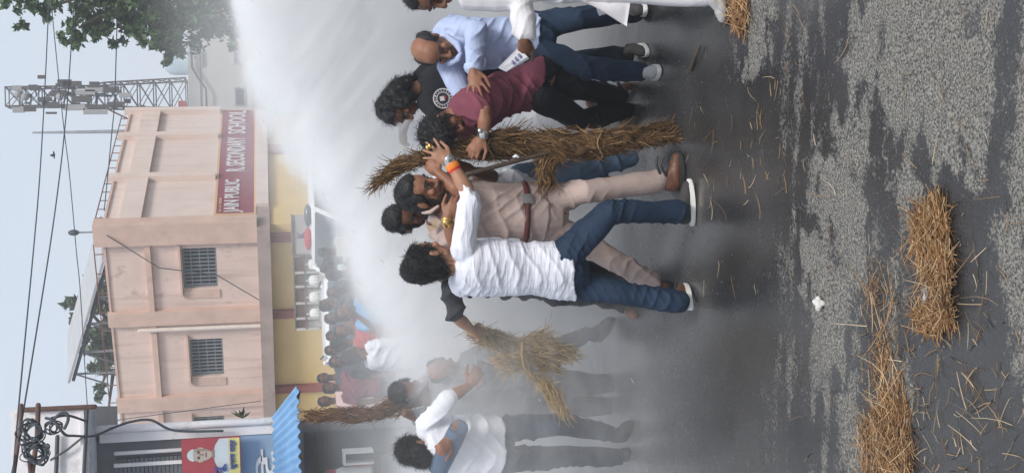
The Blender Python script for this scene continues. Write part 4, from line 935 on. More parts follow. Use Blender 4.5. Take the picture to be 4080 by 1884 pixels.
for i in range(n):
    r = .0018+.004*RNG.random()**3; o_ = gp[i]; a = RNG.normal(size=(6, 3))*.25+np.array([[1, 0, 0], [-1, 0, 0], [0, 1, 0], [0, -1, 0], [0, 0, .8], [0, 0, -.4]])
    V.append(o_+a*r); b = i*6; Q += [(b+4, b+0, b+2), (b+4, b+2, b+1), (b+4, b+1, b+3), (b+4, b+3, b), (b+5, b+2, b), (b+5, b+1, b+2), (b+5, b+3, b+1), (b+5, b, b+3)]
tag(link('grit', fast_mesh('grit', np.concatenate(V), np.array(Q)), pm('grit_stone', (.16, .15, .135), .9, .3, 3, island=.6), None), kind='stuff')

# ------------------------------------------------------------------ left shop building, awning, poster, cables
SHOPW = pm('stained_whitewash', (.74, .72, .73), .9, .1, 1.5, .2, 20, wear=(.16, .15, .15), wscale=2.2, wamt=.7)
CONC = pm('grey_concrete', (.2, .205, .215), .9, .15, 2, .2, 25, wear=(.1, .1, .1), wamt=.4)
SHUT = pm('shutter_grey', (.15, .16, .175), .6, .12, 3); BLUEW = pm('blue_painted_wall', (.25, .36, .5), .8, .1, 2, wear=(.4, .47, .55), wamt=.3)
AWN = pm('blue_tin', (.20, .40, .66), .5, .1, 3, wear=(.3, .45, .62), wscale=3, wamt=.3)
shop = empty('shop_building', W(900, 1150, 15)*sgn(1, 1, 0), 'grimy whitewashed shop building with grey shutter at left edge', 'building')
D0 = 14.6; XR = W(500, 1072, D0)[0]; XL = -5.5
zz = lambda X: W(X, 1120, D0)[2]
def fbx(mb, x0, x1, y0, y1, z0, z1): return mb.hexa([np.array(p) for p in ((x0, y0, z0), (x1, y0, z0), (x1, y1, z0), (x0, y1, z0), (x0, y0, z1), (x1, y0, z1), (x1, y1, z1), (x0, y1, z1))])
def sbx(x0, x1, y0, y1, z0, z1): return MB().hexa([np.array(p) for p in ((x0, y0, z0), (x1, y0, z0), (x1*y1/y0*1.01, y1, z0), (x0, y1, z0), (x0, y0, z1), (x1, y0, z1), (x1*y1/y0*1.01, y1, z1), (x0, y1, z1))])
mk('parapet', sbx(XL, W(200, 1022, D0-.5)[0], D0-.5, D0+2, zz(240), zz(52)), SHOPW, shop)
mk('parapet_rib', fbx(MB(), XL, W(200, 1022, D0-.5)[0]+.01, D0-.54, D0-.503, zz(232), zz(222)), SHOPW, shop)
mk('wall', sbx(XL, XR, D0+.1, D0+3, 0, zz(240)-.003), CONC, shop)
mk('corner_pipe', MB().tube([[XR+.02, D0, zz(690)], [XR+.02, D0, zz(430)], [XR+.03, D0, zz(245)]], .045, 8), SHOPW, shop, True)
mk('edge_plaster', fbx(MB(), XR-.13, XR-.03, D0+.02, D0+.097, zz(690), zz(250)), SHOPW, shop)
mk('pipe', MB().tube([[XR-.25, D0, zz(465)], [XR-.25, D0, zz(290)]], .022, 8), SHOPW, shop, True)
for i in range(16):
    z0 = zz(455)+(zz(285)-zz(455))*i/16; z1 = zz(455)+(zz(285)-zz(455))*(i+.86)/16
    mk('shutter_slat', fbx(MB(), XL, XR-.32, D0+.03, D0+.09, z0, z1), SHUT, shop)
mk('shutter_rail', fbx(MB(), W(380, 1165, D0)[0]-.02, W(380, 1165, D0)[0]+.02, D0-.01, D0+.028, zz(460), zz(285)), SHOPW, shop)
mk('painted_band', fbx(MB(), XL, XR-.14, D0+.04, D0+.098, zz(700), zz(585)), BLUEW, shop)
text('टे', [W(650, 1192, D0)[0]-.08, D0+.03, zz(690)], (1, 0, 0), (0, 0, 1), zz(641)-zz(690), .36, SHOPW, shop)
# poster board
x0, x1 = W(530, 1230, D0-.15)[0], W(530, 1101, D0-.15)[0]; yb = D0-.15; zt, zb = W(457, 1150, yb)[2], W(606, 1150, yb)[2]
po = empty('poster', [(x0+x1)/2, yb, zb], 'red political poster board with white shirted portrait and yellow strip', 'poster')
H_ = zt-zb; zy = zb+H_*.2
mk('board', fbx(MB(), x0, x1, yb, yb+.05, zb, zt), pm('poster_red', (.36, .06, .075), .7, .1), po)
mk('strip', fbx(MB(), x0, x1-.01, yb-.006, yb-.001, zb+.01, zy), pm('poster_yellow', (.62, .55, .22), .7, .1), po)
fx_ = x1-.17
PWH = pm('poster_white', (.55, .6, .62), .7, .08); PSK = pm('poster_skin', (.44, .36, .31), .7, .1)
def flat(name, pts, mat, y):
    k = len(pts); V = [(x, y, z) for x, z in pts]+[(x, y+.003, z) for x, z in pts]; F = [tuple(range(k)), tuple(range(2*k-1, k-1, -1))]+[(i, i+k, (i+1) % k+k, (i+1) % k) for i in range(k)]
    return mk(name, MB().add(V, F), mat, po)
flat('portrait_shirt', [(fx_-.26, zy+.001), (fx_+.16, zy+.001), (fx_+.16, zy+H_*.16), (fx_+.09, zy+H_*.23), (fx_, zy+H_*.27), (fx_-.1, zy+H_*.24), (fx_-.22, zy+H_*.16)], PWH, yb-.005)
flat('portrait_face', [(fx_+.073*math.cos(t)-.01, zt-H_*.315+H_*.2*math.sin(t)) for t in np.linspace(0, 2*math.pi, 22)[:-1]], PSK, yb-.009)
flat('portrait_hair', [(fx_+.075*math.cos(t)-.01, zt-H_*.25+H_*.16*math.sin(t)) for t in np.linspace(.3, math.pi-.3, 12)], PWH, yb-.0125)
for q in (-1, 1): flat('portrait_eye', [(fx_-.01+q*.03+.017*math.cos(t), zt-H_*.29+.009*math.sin(t)) for t in np.linspace(0, 6.28, 9)[:-1]], WOOD, yb-.0135)
flat('portrait_mouth', [(fx_-.035, zt-H_*.405), (fx_+.015, zt-H_*.405), (fx_+.015, zt-H_*.418), (fx_-.035, zt-H_*.418)], WOOD, yb-.0135)
PSH = pm('poster_shade', (.27, .2, .165), .7, .1)
flat('portrait_neck', [(fx_-.045, zt-H_*.5), (fx_+.035, zt-H_*.5), (fx_+.04, zt-H_*.56), (fx_-.05, zt-H_*.56)], PSH, yb-.0075)
flat('portrait_cheek', [(fx_+.03, zt-H_*.22), (fx_+.058, zt-H_*.27), (fx_+.055, zt-H_*.38), (fx_+.03, zt-H_*.46), (fx_+.035, zt-H_*.34)], PSH, yb-.0128)
flat('portrait_nose', [(fx_-.014, zt-H_*.29), (fx_-.004, zt-H_*.29), (fx_+.006, zt-H_*.37), (fx_-.024, zt-H_*.37)], PSH, yb-.0128)
for q in (-1, 1): flat('portrait_brow', [(fx_-.01+q*.014, zt-H_*.262), (fx_-.01+q*.046, zt-H_*.256), (fx_-.01+q*.046, zt-H_*.268), (fx_-.01+q*.014, zt-H_*.272)], PSH, yb-.0136)
for q in (-1, 1): flat('portrait_ear', [(fx_-.01+q*.07, zt-H_*.28), (fx_-.01+q*.084, zt-H_*.28), (fx_-.01+q*.082, zt-H_*.36), (fx_-.01+q*.068, zt-H_*.36)], PSK, yb-.0075)
INK = pm('poster_blue', (.05, .08, .3), .7, .05)
text('सुभाष दत्त', [x1-.36, yb-.012, zb+H_*.07], (1, 0, 0), (0, 0, 1), H_*.11, .33, INK, po); text('2', [x1-.47, yb-.012, zb+H_*.05], (1, 0, 0), (0, 0, 1), H_*.08, .05, pm('poster_pink', (.6, .1, .2), .7), po)
text('पू', [x1-.42, yb-.014, zy+.03], (1, 0, 0), (0, 0, 1), H_*.2, .13, INK, po)
# blue corrugated awning
aw = empty('shop_awning', W(740, 1120, 13)*sgn(1, 1, 0)+sgn(0, 0, 2), 'bright blue corrugated tin awning over the shop front', 'awning')
A_, B_, Cc, Dd = W(748, 966, 12.9), W(686, 1046, 14.5), W(690, 1290, 14.5), W(758, 1290, 12.9)
nu, nv = 90, 6; V = []; F = []
nn_ = nrm(np.cross(Dd-A_, B_-A_)); nn_ = nn_ if nn_[2] > 0 else -nn_
for i in range(nu+1):
    for j in range(nv+1):
        s_, t_ = i/nu, j/nv; p = (A_*(1-s_)+Dd*s_)*(1-t_)+(B_*(1-s_)+Cc*s_)*t_
        V.append(p+nn_*.015*math.sin(s_*2*math.pi*13))
V = np.array(V); F = [(i*(nv+1)+j, (i+1)*(nv+1)+j, (i+1)*(nv+1)+j+1, i*(nv+1)+j+1) for i in range(nu) for j in range(nv)]
k = len(V); V2 = np.concatenate([V, V-nn_*.006]); F2 = F+[tuple(q+k for q in f[::-1]) for f in F]
mk('tin_sheet', MB().add(V2, F2), AWN, aw, True)
mk('bracket', MB().tube([W(752, 985, 13.1), W(735, 1060, 14.7)], .02, 6), M['rust'], aw)
mk('bracket', MB().tube([W(757, 1150, 12.95), W(735, 1160, 14.7)], .02, 6), M['rust'], aw)
E3 = effigy('slim brown straw effigy held upright beside the white shirt in the mist', [
    ([W(770, 1046, 9.0), W(850, 1044, 9.0), W(940, 1041, 9.02), W(1000, 1020, 9.03), W(1060, 992, 9.05), W(1130, 985, 9.05), W(1240, 990, 9.06)], [.03, .048, .055, .062, .085, .075, .06]),
    ([W(1030, 1012, 9.04), W(1075, 965, 9.0), W(1120, 935, 8.95)], [.055, .055, .035]),
    ([W(1240, 985, 9.06), W(1400, 1000, 9.08), W(1530, 1010, 9.1)], [.05, .045, .03])], pm('dusty_straw', (.2, .12, .07), .8, .25, 9, spec=.2, ramp=((0, (.07, .035, .02)), (1, (.34, .21, .13)), (.5, (.19, .1, .06)))), 3000, (.04, .11), .0024, .12)

# dim shop front under the awning: opening, shelf and the white goods standing on it
DS = 14.3
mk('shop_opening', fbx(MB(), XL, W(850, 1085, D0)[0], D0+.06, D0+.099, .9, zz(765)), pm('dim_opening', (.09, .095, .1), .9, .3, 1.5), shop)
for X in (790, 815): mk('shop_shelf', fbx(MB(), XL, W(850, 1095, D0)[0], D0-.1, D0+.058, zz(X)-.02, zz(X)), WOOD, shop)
ct = empty('shop_counter', [W(900, 1160, DS)[0], DS, 0], 'dark counter shelf carrying white goods under the blue awning', 'counter')
zC = W(942, 1150, DS)[2]; xc0, xc1 = XL, W(930, 1122, DS)[0]
mk('counter_top', fbx(MB(), xc0, xc1, DS-.35, DS+.15, zC-.04, zC), WOOD, ct); mk('counter_front', fbx(MB(), xc0, xc1-.05, DS-.3, DS-.26, 0, zC-.042), CONC, ct)
def good(name, X0, X1, Y0, Y1, mat, label, cat, kind):
    a, b = W(X1, Y1, DS-.1), W(X0, Y0, DS-.1); x0, x1, z0, z1 = a[0], b[0], max(a[2], zC+.003), b[2]; m = (x0+x1)/2
    r = empty(name, [m, DS-.1, z0], label, cat, 'white goods on the shop counter')
    if kind == 'jar':
        h = z1-z0; w_ = (x1-x0)/2
        mb = MB(); mb.ring([np.array([[m+rr*math.cos(t), DS-.1+rr*math.sin(t), z0+h*zq] for t in np.linspace(0, 2*math.pi, 17)[:-1]]) for rr, zq in ((w_*.9, 0), (w_, .08), (w_, .7), (w_*.7, .84))]); mk('jar_body', mb, mat, r, True)
        mk('lid', MB().tube([[m, DS-.1, z0+h*.85], [m, DS-.1, z1]], w_*.72, 14), REDP, r, True)
    else:
        t = (x1-x0)*.16; mk('box_wall', fbx(MB(), x0, x0+t, DS-.25, DS, z0, z1), mat, r); mk('box_wall', fbx(MB(), x1-t, x1, DS-.25, DS, z0, z1), mat, r); mk('box_top', fbx(MB(), x0, x1, DS-.25, DS, z1+.002, z1+.03), mat, r); mk('box_inside', fbx(MB(), x0+t+.002, x1-t-.002, DS-.05, DS-.01, z0, z1-.002), M['dark'], r)
good('storage_box', 868, 938, 1131, 1160, SOLE_W, 'open fronted white box nearest the awning corner on the counter', 'box', 'box')
good('jar', 890, 938, 1162, 1172, REDP, 'slim red jar beside the open white box', 'jar', 'jar')
good('jar', 826, 938, 1176, 1200, SOLE_W, 'tall white jar at the picture edge on the counter', 'jar', 'jar')
good('jar', 884, 938, 1202, 1230, SOLE_W, 'squat white jar beyond the tall one on the counter', 'jar', 'jar')
# poles with hanging cable coils
def P_c(x, y, d): return W(*zc(x, y), d)
def pole(pts, r, label, mat):
    a = np.array(pts[0]); e = np.array(pts[-1]); t = e[2]/(a[2]-e[2]) if a[2] != e[2] else 0; foot = e+(e-a)*t
    ro = empty('utility_pole', foot, label, 'pole'); mk('shaft', MB().tube(pts+[foot], r, 8), mat, ro, True); return ro
IRON = pm('rusty_pole', (.13, .075, .06), .8, .3, 10, .2, 40)
pol = empty('utility_pole', W(600, 1290, 12.6)*sgn(1, 1, 0), 'rusty cable pole just past the left edge with two long arms', 'pole')
pq = W(-60, 1290, 12.6); mk('shaft', MB().tube([pq, pq*sgn(1, 1, 0)], .08, 8), IRON, pol, True)
mk('cross_arm', MB().tube([P_c(175, 130, 12.7), P_c(160, 480, 12.65), P_c(60, 1190, 12.6), W(8, 1290, 12.6)], .02, 8), IRON, pol, True)
mk('cross_arm', MB().tube([P_c(440, 125, 12.55), P_c(425, 600, 12.55), P_c(345, 1190, 12.55), W(95, 1290, 12.6)], .024, 8), IRON, pol, True)
mk('cross_arm', MB().tube([P_c(300, 1000, 12.5), P_c(320, 1190, 12.55), W(92, 1290, 12.6)], .02, 8), IRON, pol, True)
mk('parapet_pipe', MB().tube([W(*zc(190, 205), D0-.56), W(*zc(1320, 155), D0-.56)], .03, 6), IRON, shop)
mk('parapet_pipe', MB().tube([W(*zc(1205, 180), D0-.55), W(*zc(1150, 1190), D0-.55)], .02, 6), M['wire'], shop)
mk('parapet_pipe', MB().tube([W(*zc(740, 620), D0-.55), W(*zc(720, 1190), D0-.55)], .024, 6), M['wire'], shop)
mk('parapet_wire', MB().tube([W(*zc(640, 980), D0-.57), W(*zc(910, 810), D0-.57), W(*zc(1180, 590), D0-.57)], .014, 6), M['wire'], shop)
def coil(cx_, cy_, rx, ry, n_, label, seed):
    R = np.random.default_rng(seed); c = P_c(cx_, cy_, 12.35); r = empty('cable_coil', c, label, 'cable', 'coiled cables on the poles')
    for i in range(n_):
        ph = R.random()*6.28; ex, ey = rx*(.5+.65*R.random()), ry*(.5+.65*R.random()); ox, oy = R.normal(size=2)*rx*.2; tl_ = R.normal()*.6
        pts = []
        for a in np.linspace(0, 2*math.pi*(1 if i % 3 else .8), 30):
            x = ex*math.cos(a+ph); y = ey*math.sin(a+ph); xx = x*math.cos(tl_)-y*math.sin(tl_); y = x*math.sin(tl_)+y*math.cos(tl_)
            pts.append(P_c(cx_+ox+xx+12*math.sin(3*a+ph), cy_+oy+y, 12.35+.05*math.sin(2*a+i)))
        mk('loop', MB().tube(pts, .005+.004*R.random(), 6, True), M['wire'], r, True)
coil(400, 870, 215, 150, 13, 'large tangled black cable coil lower on the poles', 3)
coil(330, 560, 190, 170, 11, 'dense black cable coil hanging between the two poles', 5)
coil(690, 500, 110, 110, 6, 'small open cable loop beside the dense coil', 8)
def cable(pts, r, label, group=None, name='overhead_wire'):
    pts = [np.array(p) for p in pts]; P = [];
    for i in range(len(pts)-1):
        p0, p1, p2, p3 = pts[max(0, i-1)], pts[i], pts[i+1], pts[min(len(pts)-1, i+2)]
        for t in np.linspace(0, 1, 9)[:-1]: P.append(.5*((2*p1)+(-p0+p2)*t+(2*p0-5*p1+4*p2-p3)*t*t+(-p0+3*p1-3*p2+p3)*t**3))
    P.append(pts[-1]); o = mk(name, MB().tube(P, r, 6), M['wire'], None, True, origin=P[0]); return tag(o, label, 'wire' if name == 'overhead_wire' else 'cable', group)
cable([P_c(560, 330, 12.3), P_c(700, 380, 12.3), P_c(850, 580, 12.4), P_c(1000, 605, 13), P_c(1310, 605, 13.8), W(285, 1075, 14.4), W(330, 1060, 14.4), W(380, 1056, 14.4), W(440, 1082, 14.45), W(560, 1083, 14.5)], .014, 'black cable sagging from the coils along the shop corner', None, 'sagging_cable')
cable([P_c(640, 400, 12.3), P_c(780, 260, 12.3), P_c(880, 260, 12.3), P_c(905, 360, 12.3), P_c(850, 490, 12.3)], .016, 'single cable loop arching above the small coil', None, 'cable_loop')
cable([P_c(650, 330, 12.3), P_c(900, 290, 12.7), P_c(1190, 380, 13.5)], .013, 'cable drooping from the coils across the white parapet', None, 'drooping_cable')
gW = 'overhead wires against the sky'
cable([W(126, -60, 22), W(113, 219, 20), W(100, 442, 18.5), W(84, 631, 17), W(47, 1021, 13.5), W(30, 1230, 12)], .009, 'topmost overhead wire crossing the whole sky', gW)
cable([W(126, -20, 24), W(148, 204, 24), W(162, 334, 24), W(175, 442, 24), W(192, 631, 24), W(202, 735, 24), W(219, 1012, 24), W(226, 1100, 24)], .009, 'overhead wire sloping down toward the canopy tree', gW)
cable([W(190, -60, 21), W(173, 208, 20), W(162, 334, 19), W(150, 442, 18), W(124, 631, 16.5), W(61, 1021, 13.5), W(30, 1190, 12.4)], .009, 'overhead wire crossing the others left of the bird', gW)
cable([W(296, -20, 34), W(293, 108, 34), W(288, 260, 35), W(282, 327, 36), W(271, 442, 36.5), W(262, 530, 37)], .016, 'lowest overhead wire passing before the tower to the parapet', gW)
# bird
bp_ = W(136, 390, 34); bd = empty('bird', bp_, 'small dark bird flying between the overhead wires', 'bird')
mk('body', MB().tube([bp_+sgn(-.09, 0, .0), bp_, bp_+sgn(.08, 0, .01)], [.012, .03, .018], 8), M['wire'], bd, True)
for q in (-1, 1): mk('wing', MB().hexa([bp_+sgn(-.03, q*.02, 0), bp_+sgn(.03, q*.02, 0), bp_+sgn(.0, q*.1, .07), bp_+sgn(-.04, q*.1, .07), bp_+sgn(-.03, q*.02, .008), bp_+sgn(.03, q*.02, .008), bp_+sgn(.0, q*.1, .078), bp_+sgn(-.04, q*.1, .078)]), M['wire'], bd)
# ------------------------------------------------------------------ far buildings, tower, trees
def leafy(clusters, n, size, rnd):
    R = np.random.default_rng(rnd); C = [];
    w_ = np.array([c[3]**2 for c in clusters]); w_ = w_/w_.sum()
    for c, f in zip(clusters, w_):
        m = int(n*f); p0 = W(c[0], c[1], c[2]); r = c[3]*SX/FPX*c[2]
        # sub clumps so that light and dark masses and gaps show
        ks = max(4, int(m/38)); sc = R.normal(size=(ks, 3)); sc = sc/np.linalg.norm(sc, axis=1, keepdims=True)*(R.random((ks, 1))**.4)*r
        q = sc[R.integers(0, ks, m)]+R.normal(size=(m, 3))*r*.13; C.append(p0+q*np.array([1, 1.1, 1]))
    C = np.concatenate(C); m = len(C); a = R.normal(size=(m, 3)); a /= np.linalg.norm(a, axis=1, keepdims=True); b = np.cross(a, R.normal(size=(m, 3))); b /= np.linalg.norm(b, axis=1, keepdims=True)
    s = size*(.6+.8*R.random((m, 1))); nrm_ = np.cross(a, b)
    V = np.stack([C-a*s, C+b*s*.45+nrm_*s*.12, C+a*s, C-b*s*.45+nrm_*s*.12], 1).reshape(-1, 3)
    return V, np.arange(4*m).reshape(m, 4)
LEAF = pm('leaf_green', (.075, .13, .05), .6, .3, .8, island=.5); LEAFF = pm('leaf_green_far', (.075, .105, .06), .7, .3, .6, island=.4); BARK = pm('bark', (.09, .07, .055), .9, .3, 6, .3, 30)
def limbs(root, base, ends, r0):
    mb = MB()
    for e in ends:
        e = np.array(e); m_ = base*.55+e*.45+sgn(0, 0, .3); mb.tube([base, m_, e], [r0, r0*.6, r0*.22], 7)
    return mb
tr = empty('tree', W(1100, -150, 30)*sgn(1, 1, 0), 'dark leafy tree overhanging the upper right of the scene', 'tree')
cl = [(40, 0, 29, 50), (60, 62, 29, 22), (120, 20, 29, 40), (190, -30, 30, 70), (200, 70, 29.5, 45), (250, 20, 30, 70), (300, 80, 30, 40), (330, 10, 30, 75), (370, 90, 30, 42), (400, 30, 31, 75), (430, 110, 30.5, 48), (470, 50, 31, 80), (530, 20, 31, 75), (560, 90, 31, 45), (420, 150, 30.5, 20), (170, 95, 29.2, 25), (380, -80, 31, 120), (200, -120, 30, 100)]
V, Q = leafy(cl, 15000, .085, 4); mk_ = link('crown', fast_mesh('crown', V, Q), LEAF, tr); mk_['kind'] = 'stuff'
tb0 = W(1100, -150, 31)*sgn(1, 1, 0); top_ = W(600, -120, 31)
mk('trunk', MB().tube([tb0, (tb0+top_)/2+sgn(.2, 0, 0), top_], [.4, .3, .22], 10), BARK, tr, True)
mk('limb', limbs(tr, top_, [W(c[0], c[1], c[2]) for c in cl[:16:2]], .13), BARK, tr, True)
t2 = empty('tree', W(900, 900, 52)*sgn(1, 1, 0), 'tree with pale green crown showing behind the tin canopy', 'tree')
cl = [(205, 760, 52, 38), (185, 800, 52, 22), (225, 720, 52, 20), (240, 850, 52, 40), (255, 920, 52, 34), (250, 985, 52, 22), (285, 870, 53, 50), (270, 1050, 52, 22), (235, 650, 52, 14), (280, 760, 53, 60)]
V, Q = leafy(cl, 3600, .17, 9); mk_ = link('crown', fast_mesh('crown', V, Q), LEAFF, t2); mk_['kind'] = 'stuff'
tb0 = W(900, 880, 54)*sgn(1, 1, 0); top_ = W(330, 860, 53); mk('trunk', MB().tube([tb0, top_], [.4, .2], 8), BARK, t2, True); mk('limb', limbs(t2, top_, [W(c[0], c[1], c[2]) for c in cl], .13), BARK, t2, True)
# ledge plant on the shop roof
pw = W(610, 1052, 16); pl_ = empty('plant', pw, 'small weed sprouting beside the shop pipe', 'plant'); R = np.random.default_rng(2)
mbp = MB()
for i in range(14):
    d = nrm(R.normal(size=3)+sgn(.6, -.3, .4)); L_ = .08+.13*R.random(); s = np.cross(d, R.normal(size=3)); s = nrm(s)*.022
    mbp.add([pw, pw+d*L_*.5+s, pw+d*L_, pw+d*L_*.5-s], [(0, 1, 2, 3)])
mk('leaves', mbp, pm('weed_leaf', (.16, .19, .12), .8, .2, 4), pl_)
# whitewashed building carrying the tower
DB = 66.; wb = empty('white_building', W(900, 200, DB)*sgn(1, 1, 0), 'weathered whitewashed block under the steel tower', 'building')
OLDW = pm('old_whitewash', (.45, .44, .42), .9, .15, .3, .1, 8, wear=(.2, .2, .2), wscale=.35, wamt=.6)
xa, xb = W(550, 292, DB)[0], W(550, -40, DB)[0]; zT = W(478, 250, DB)[2]; zq = W(505, 250, DB)[2]; z1_ = W(632, 250, DB)[2]
def wrect(x0, x1, Y0, Y1): return W(Y0 and (x0+x1)/2, Y1, DB)
mk('wall', fbx(MB(), xa, xb, DB, DB+9, 0, zT), OLDW, wb); mk('ledge', fbx(MB(), xa-.2, xb, DB-.6, DB-.003, z1_-.35, z1_), pm('brown_ledge', (.25, .18, .15), .9, .2, .5), wb)
mk('parapet', fbx(MB(), xa-.05, xb, DB-.08, DB-.003, zq, zT+.05), pm('grey_parapet', (.36, .36, .35), .9, .2, .4, wear=(.2, .2, .2), wscale=.5), wb)
for (ya, yb_, Xa, Xb) in ((220, 268, 590, 618), (130, 163, 587, 600), (130, 170, 507, 517)):
    a = W((Xa+Xb)/2, yb_, DB); b = W((Xa+Xb)/2, ya, DB); z1b = W(Xa, (ya+yb_)/2, DB)[2]; z0b = W(Xb, (ya+yb_)/2, DB)[2]
    wo = mk('window', fbx(MB(), a[0], b[0], DB-.05, DB-.003, z0b, z1b), M['steel'], wb); mk('pane', fbx(MB(), a[0]+.08, b[0]-.08, DB-.06, DB-.052, z0b+.08, z1b-.08), M['dark'], wo)
mk('cable', MB().tube([W(480, 120, DB-.3), W(483, 170, DB-.3), W(497, 195, DB-.3), W(518, 225, DB-.3), W(520, 272, DB-.3)], .06, 6), M['wire'], wb, True)
tk = W(462, 160, DB+3); mk('water_tank', MB().tube([tk+sgn(0, 0, -.5), tk+sgn(0, 0, .5)], .62, 14), pm('pale_blue_tank', (.4, .5, .55), .6, .2, 1), wb, True)
yb2 = empty('yellow_building', W(900, -20, 60)*sgn(1, 1, 0), 'sliver of yellow building at the far right edge', 'building')
mk('wall', fbx(MB(), W(580, 12, 60)[0], W(580, -200, 60)[0], 60, 66, 0, W(552, 6, 60)[2]), M['yellow'], yb2); mk('roof', fbx(MB(), W(580, 12, 60)[0]-.1, W(580, -200, 60)[0], 59.8, 66, W(552, 6, 60)[2]+.003, W(548, 6, 60)[2]), M['trim'], yb2)
# lattice tower
STW = pm('tower_steel', (.10, .09, .09), .7, .2, 1)
DT = 70.; tw_ = empty('cell_tower', W(470, 240, DT), 'steel lattice cell tower crowded with antennas on the white block', 'tower')
PALE = pm('pale_antenna', (.28, .28, .28), .6, .1, 1); DKA = pm('dark_antenna', (.05, .045, .045), .7, .1, 1)
zb_, zt_ = W(470, 240, DT)[2], W(18, 240, DT)[2]
def lw(z):  # half width
    t = (z-zb_)/(zt_-zb_); return .80*(1-t)+.45*t if t < .5 else .5
cx_ = lambda z: W(470, 238, DT)[0]+(W(18, 246, DT)[0]-W(470, 238, DT)[0])*(z-zb_)/(zt_-zb_)
nb_ = 11; Z = np.linspace(zb_, zt_, nb_+1)
cr_ = lambda z, i, j: np.array([cx_(z)+i*lw(z), DT+j*lw(z), z])
for i in (-1, 1):
    for j in (-1, 1): mk('tower_leg', MB().tube([cr_(z, i, j) for z in Z], .045, 5), STW, tw_)
for k in range(nb_+1):
    mb = MB(); q = [(-1, -1), (1, -1), (1, 1), (-1, 1)]
    for e in range(4): mb.tube([cr_(Z[k], *q[e]), cr_(Z[k], *q[(e+1) % 4])], .032, 4, False)
    mk('tower_ring', mb, STW, tw_)
    if k < nb_:
        mb = MB()
        for e in range(4): mb.tube([cr_(Z[k], *q[e]), cr_(Z[k+1], *q[(e+1) % 4])], .022, 4, False); mb.tube([cr_(Z[k+1], *q[e]), cr_(Z[k], *q[(e+1) % 4])], .022, 4, False)
        mk('tower_brace', mb, STW, tw_)
R = np.random.default_rng(6)
for (Xa, Xb, Y, m_) in ((32, 62, 277, 0), (60, 90, 275, 1), (30, 55, 222, 0), (75, 100, 222, 1), (145, 180, 209, 1), (158, 205, 212, 1), (160, 215, 271, 0), (218, 268, 270, 1), (210, 270, 281, 0), (215, 262, 226, 0), (155, 165, 268, 1), (225, 250, 214, 1), (95, 130, 250, 1), (130, 165, 235, 1), (180, 230, 250, 1), (260, 300, 226, 1), (270, 310, 262, 1), (300, 330, 240, 0), (120, 150, 265, 1), (190, 240, 233, 0)):
    p = W(Xa, Y, DT-.9); q = W(Xb, Y, DT-.9); hx = .10+.07*R.random()
    mk('antenna', fbx(MB(), p[0]-hx, p[0]+hx, DT-1.0, DT-.8, q[2], p[2]), (PALE, DKA)[m_], tw_)
    mk('antenna_arm', MB().tube([[p[0], DT-.82, (p[2]+q[2])/2], [cx_(p[2]), DT-.4, (p[2]+q[2])/2]], .04, 4), STW, tw_)
for k in range(28):
    z = zb_+(zt_-zb_)*(.25+.72*R.random()); o_ = np.array([cx_(z)+R.normal()*.42, DT+R.normal()*.4, z]); hx, hz = .04+.07*R.random(), .06+.22*R.random()
    mk('fitting', fbx(MB(), o_[0]-hx, o_[0]+hx, o_[1]-.08, o_[1]+.08, z-hz, z+hz), (DKA, PALE, DKA)[k % 3], tw_)
for (X, Y) in ((45, 237), (62, 244), (150, 244)):
    p = W(X, Y, DT-1); mk('dish', MB().tube([p, p+sgn(.05, .25, 0)], [.2, .16], 14), PALE, tw_, True)
mk('equipment_box', fbx(MB(), W(455, 274, DT)[0], W(455, 264, DT)[0]+.1, DT-1, DT-.4, W(472, 270, DT)[2], W(452, 270, DT)[2]), pm('red_box', (.3, .07, .07), .7, .1), tw_)
ms = W(83, 334, 120); me_ = W(310, 331, 120); tag(mk('radio_mast', MB().tube([ms, ms*.5+me_*.5, me_, me_*sgn(1, 1, 0)], [.1, .16, .2, .25], 6), M['steel'], None, True, origin=me_*sgn(1, 1, 0)), 'thin distant radio mast rising behind the parapet', 'mast')

# ------------------------------------------------------------------ ornamental gate wall
DG = 30.; gw = empty('ornamental_wall', W(900, 690, DG)*sgn(1, 1, 0), 'low ornamental boundary wall with lattice and small white domes', 'wall')
def gx(Y): return W(780, Y, DG)[0]
def gz(X): return W(X, 690, DG)[2]
STONE = pm('pale_stone', (.45, .43, .40), .9, .12, 1.5, .2, 12, wear=(.25, .23, .2), wamt=.3); TEAL = pm('teal_panel', (.12, .3, .28), .8, .1); BRNF = pm('brown_frame', (.2, .13, .1), .8, .2)
zA_, zB_ = gz(740), gz(775)
mk('back_wall', fbx(MB(), gx(828), gx(640), DG+.1, DG+.25, 0, gz(741)), STONE, gw)
pg = mk('gate_pillar', fbx(MB(), gx(638), gx(540), DG-.15, DG+.3, 0, gz(740)), pm('grey_pillar', (.36, .34, .33), .9, .12, 1.5, .2, 12), gw)
mk('pillar_edge', fbx(MB(), gx(640), gx(538), DG-.2, DG+.35, gz(740)+.002, gz(736)), BRNF, gw)
text('K', [gx(598), DG-.16, gz(771)], (1, 0, 0), (0, 0, 1), gz(749)-gz(771), gx(581)-gx(598), pm('purple_paint', (.16, .07, .14), .8), gw)
mk('top_rail', fbx(MB(), gx(828), gx(640.5), DG-.02, DG+.098, gz(741), gz(738)), BRNF, gw)
mb = MB()
for i in range(44):
    x = gx(826)+(gx(642)-gx(826))*i/44; w_ = (gx(642)-gx(826))/44*2.4
    mb.tube([[x, DG+.03, gz(765)], [x+w_, DG+.03, gz(746)]], .012, 4, False); mb.tube([[x+w_, DG+.055, gz(765)], [x, DG+.055, gz(746)]], .012, 4, False)
mk('lattice', mb, BRNF, gw)
for Y in (642, 685, 720, 762, 800, 827):
    mk('panel_post', fbx(MB(), gx(Y)-.03, gx(Y)+.03, DG-.01, DG+.097, gz(800), gz(742)), STONE, gw)
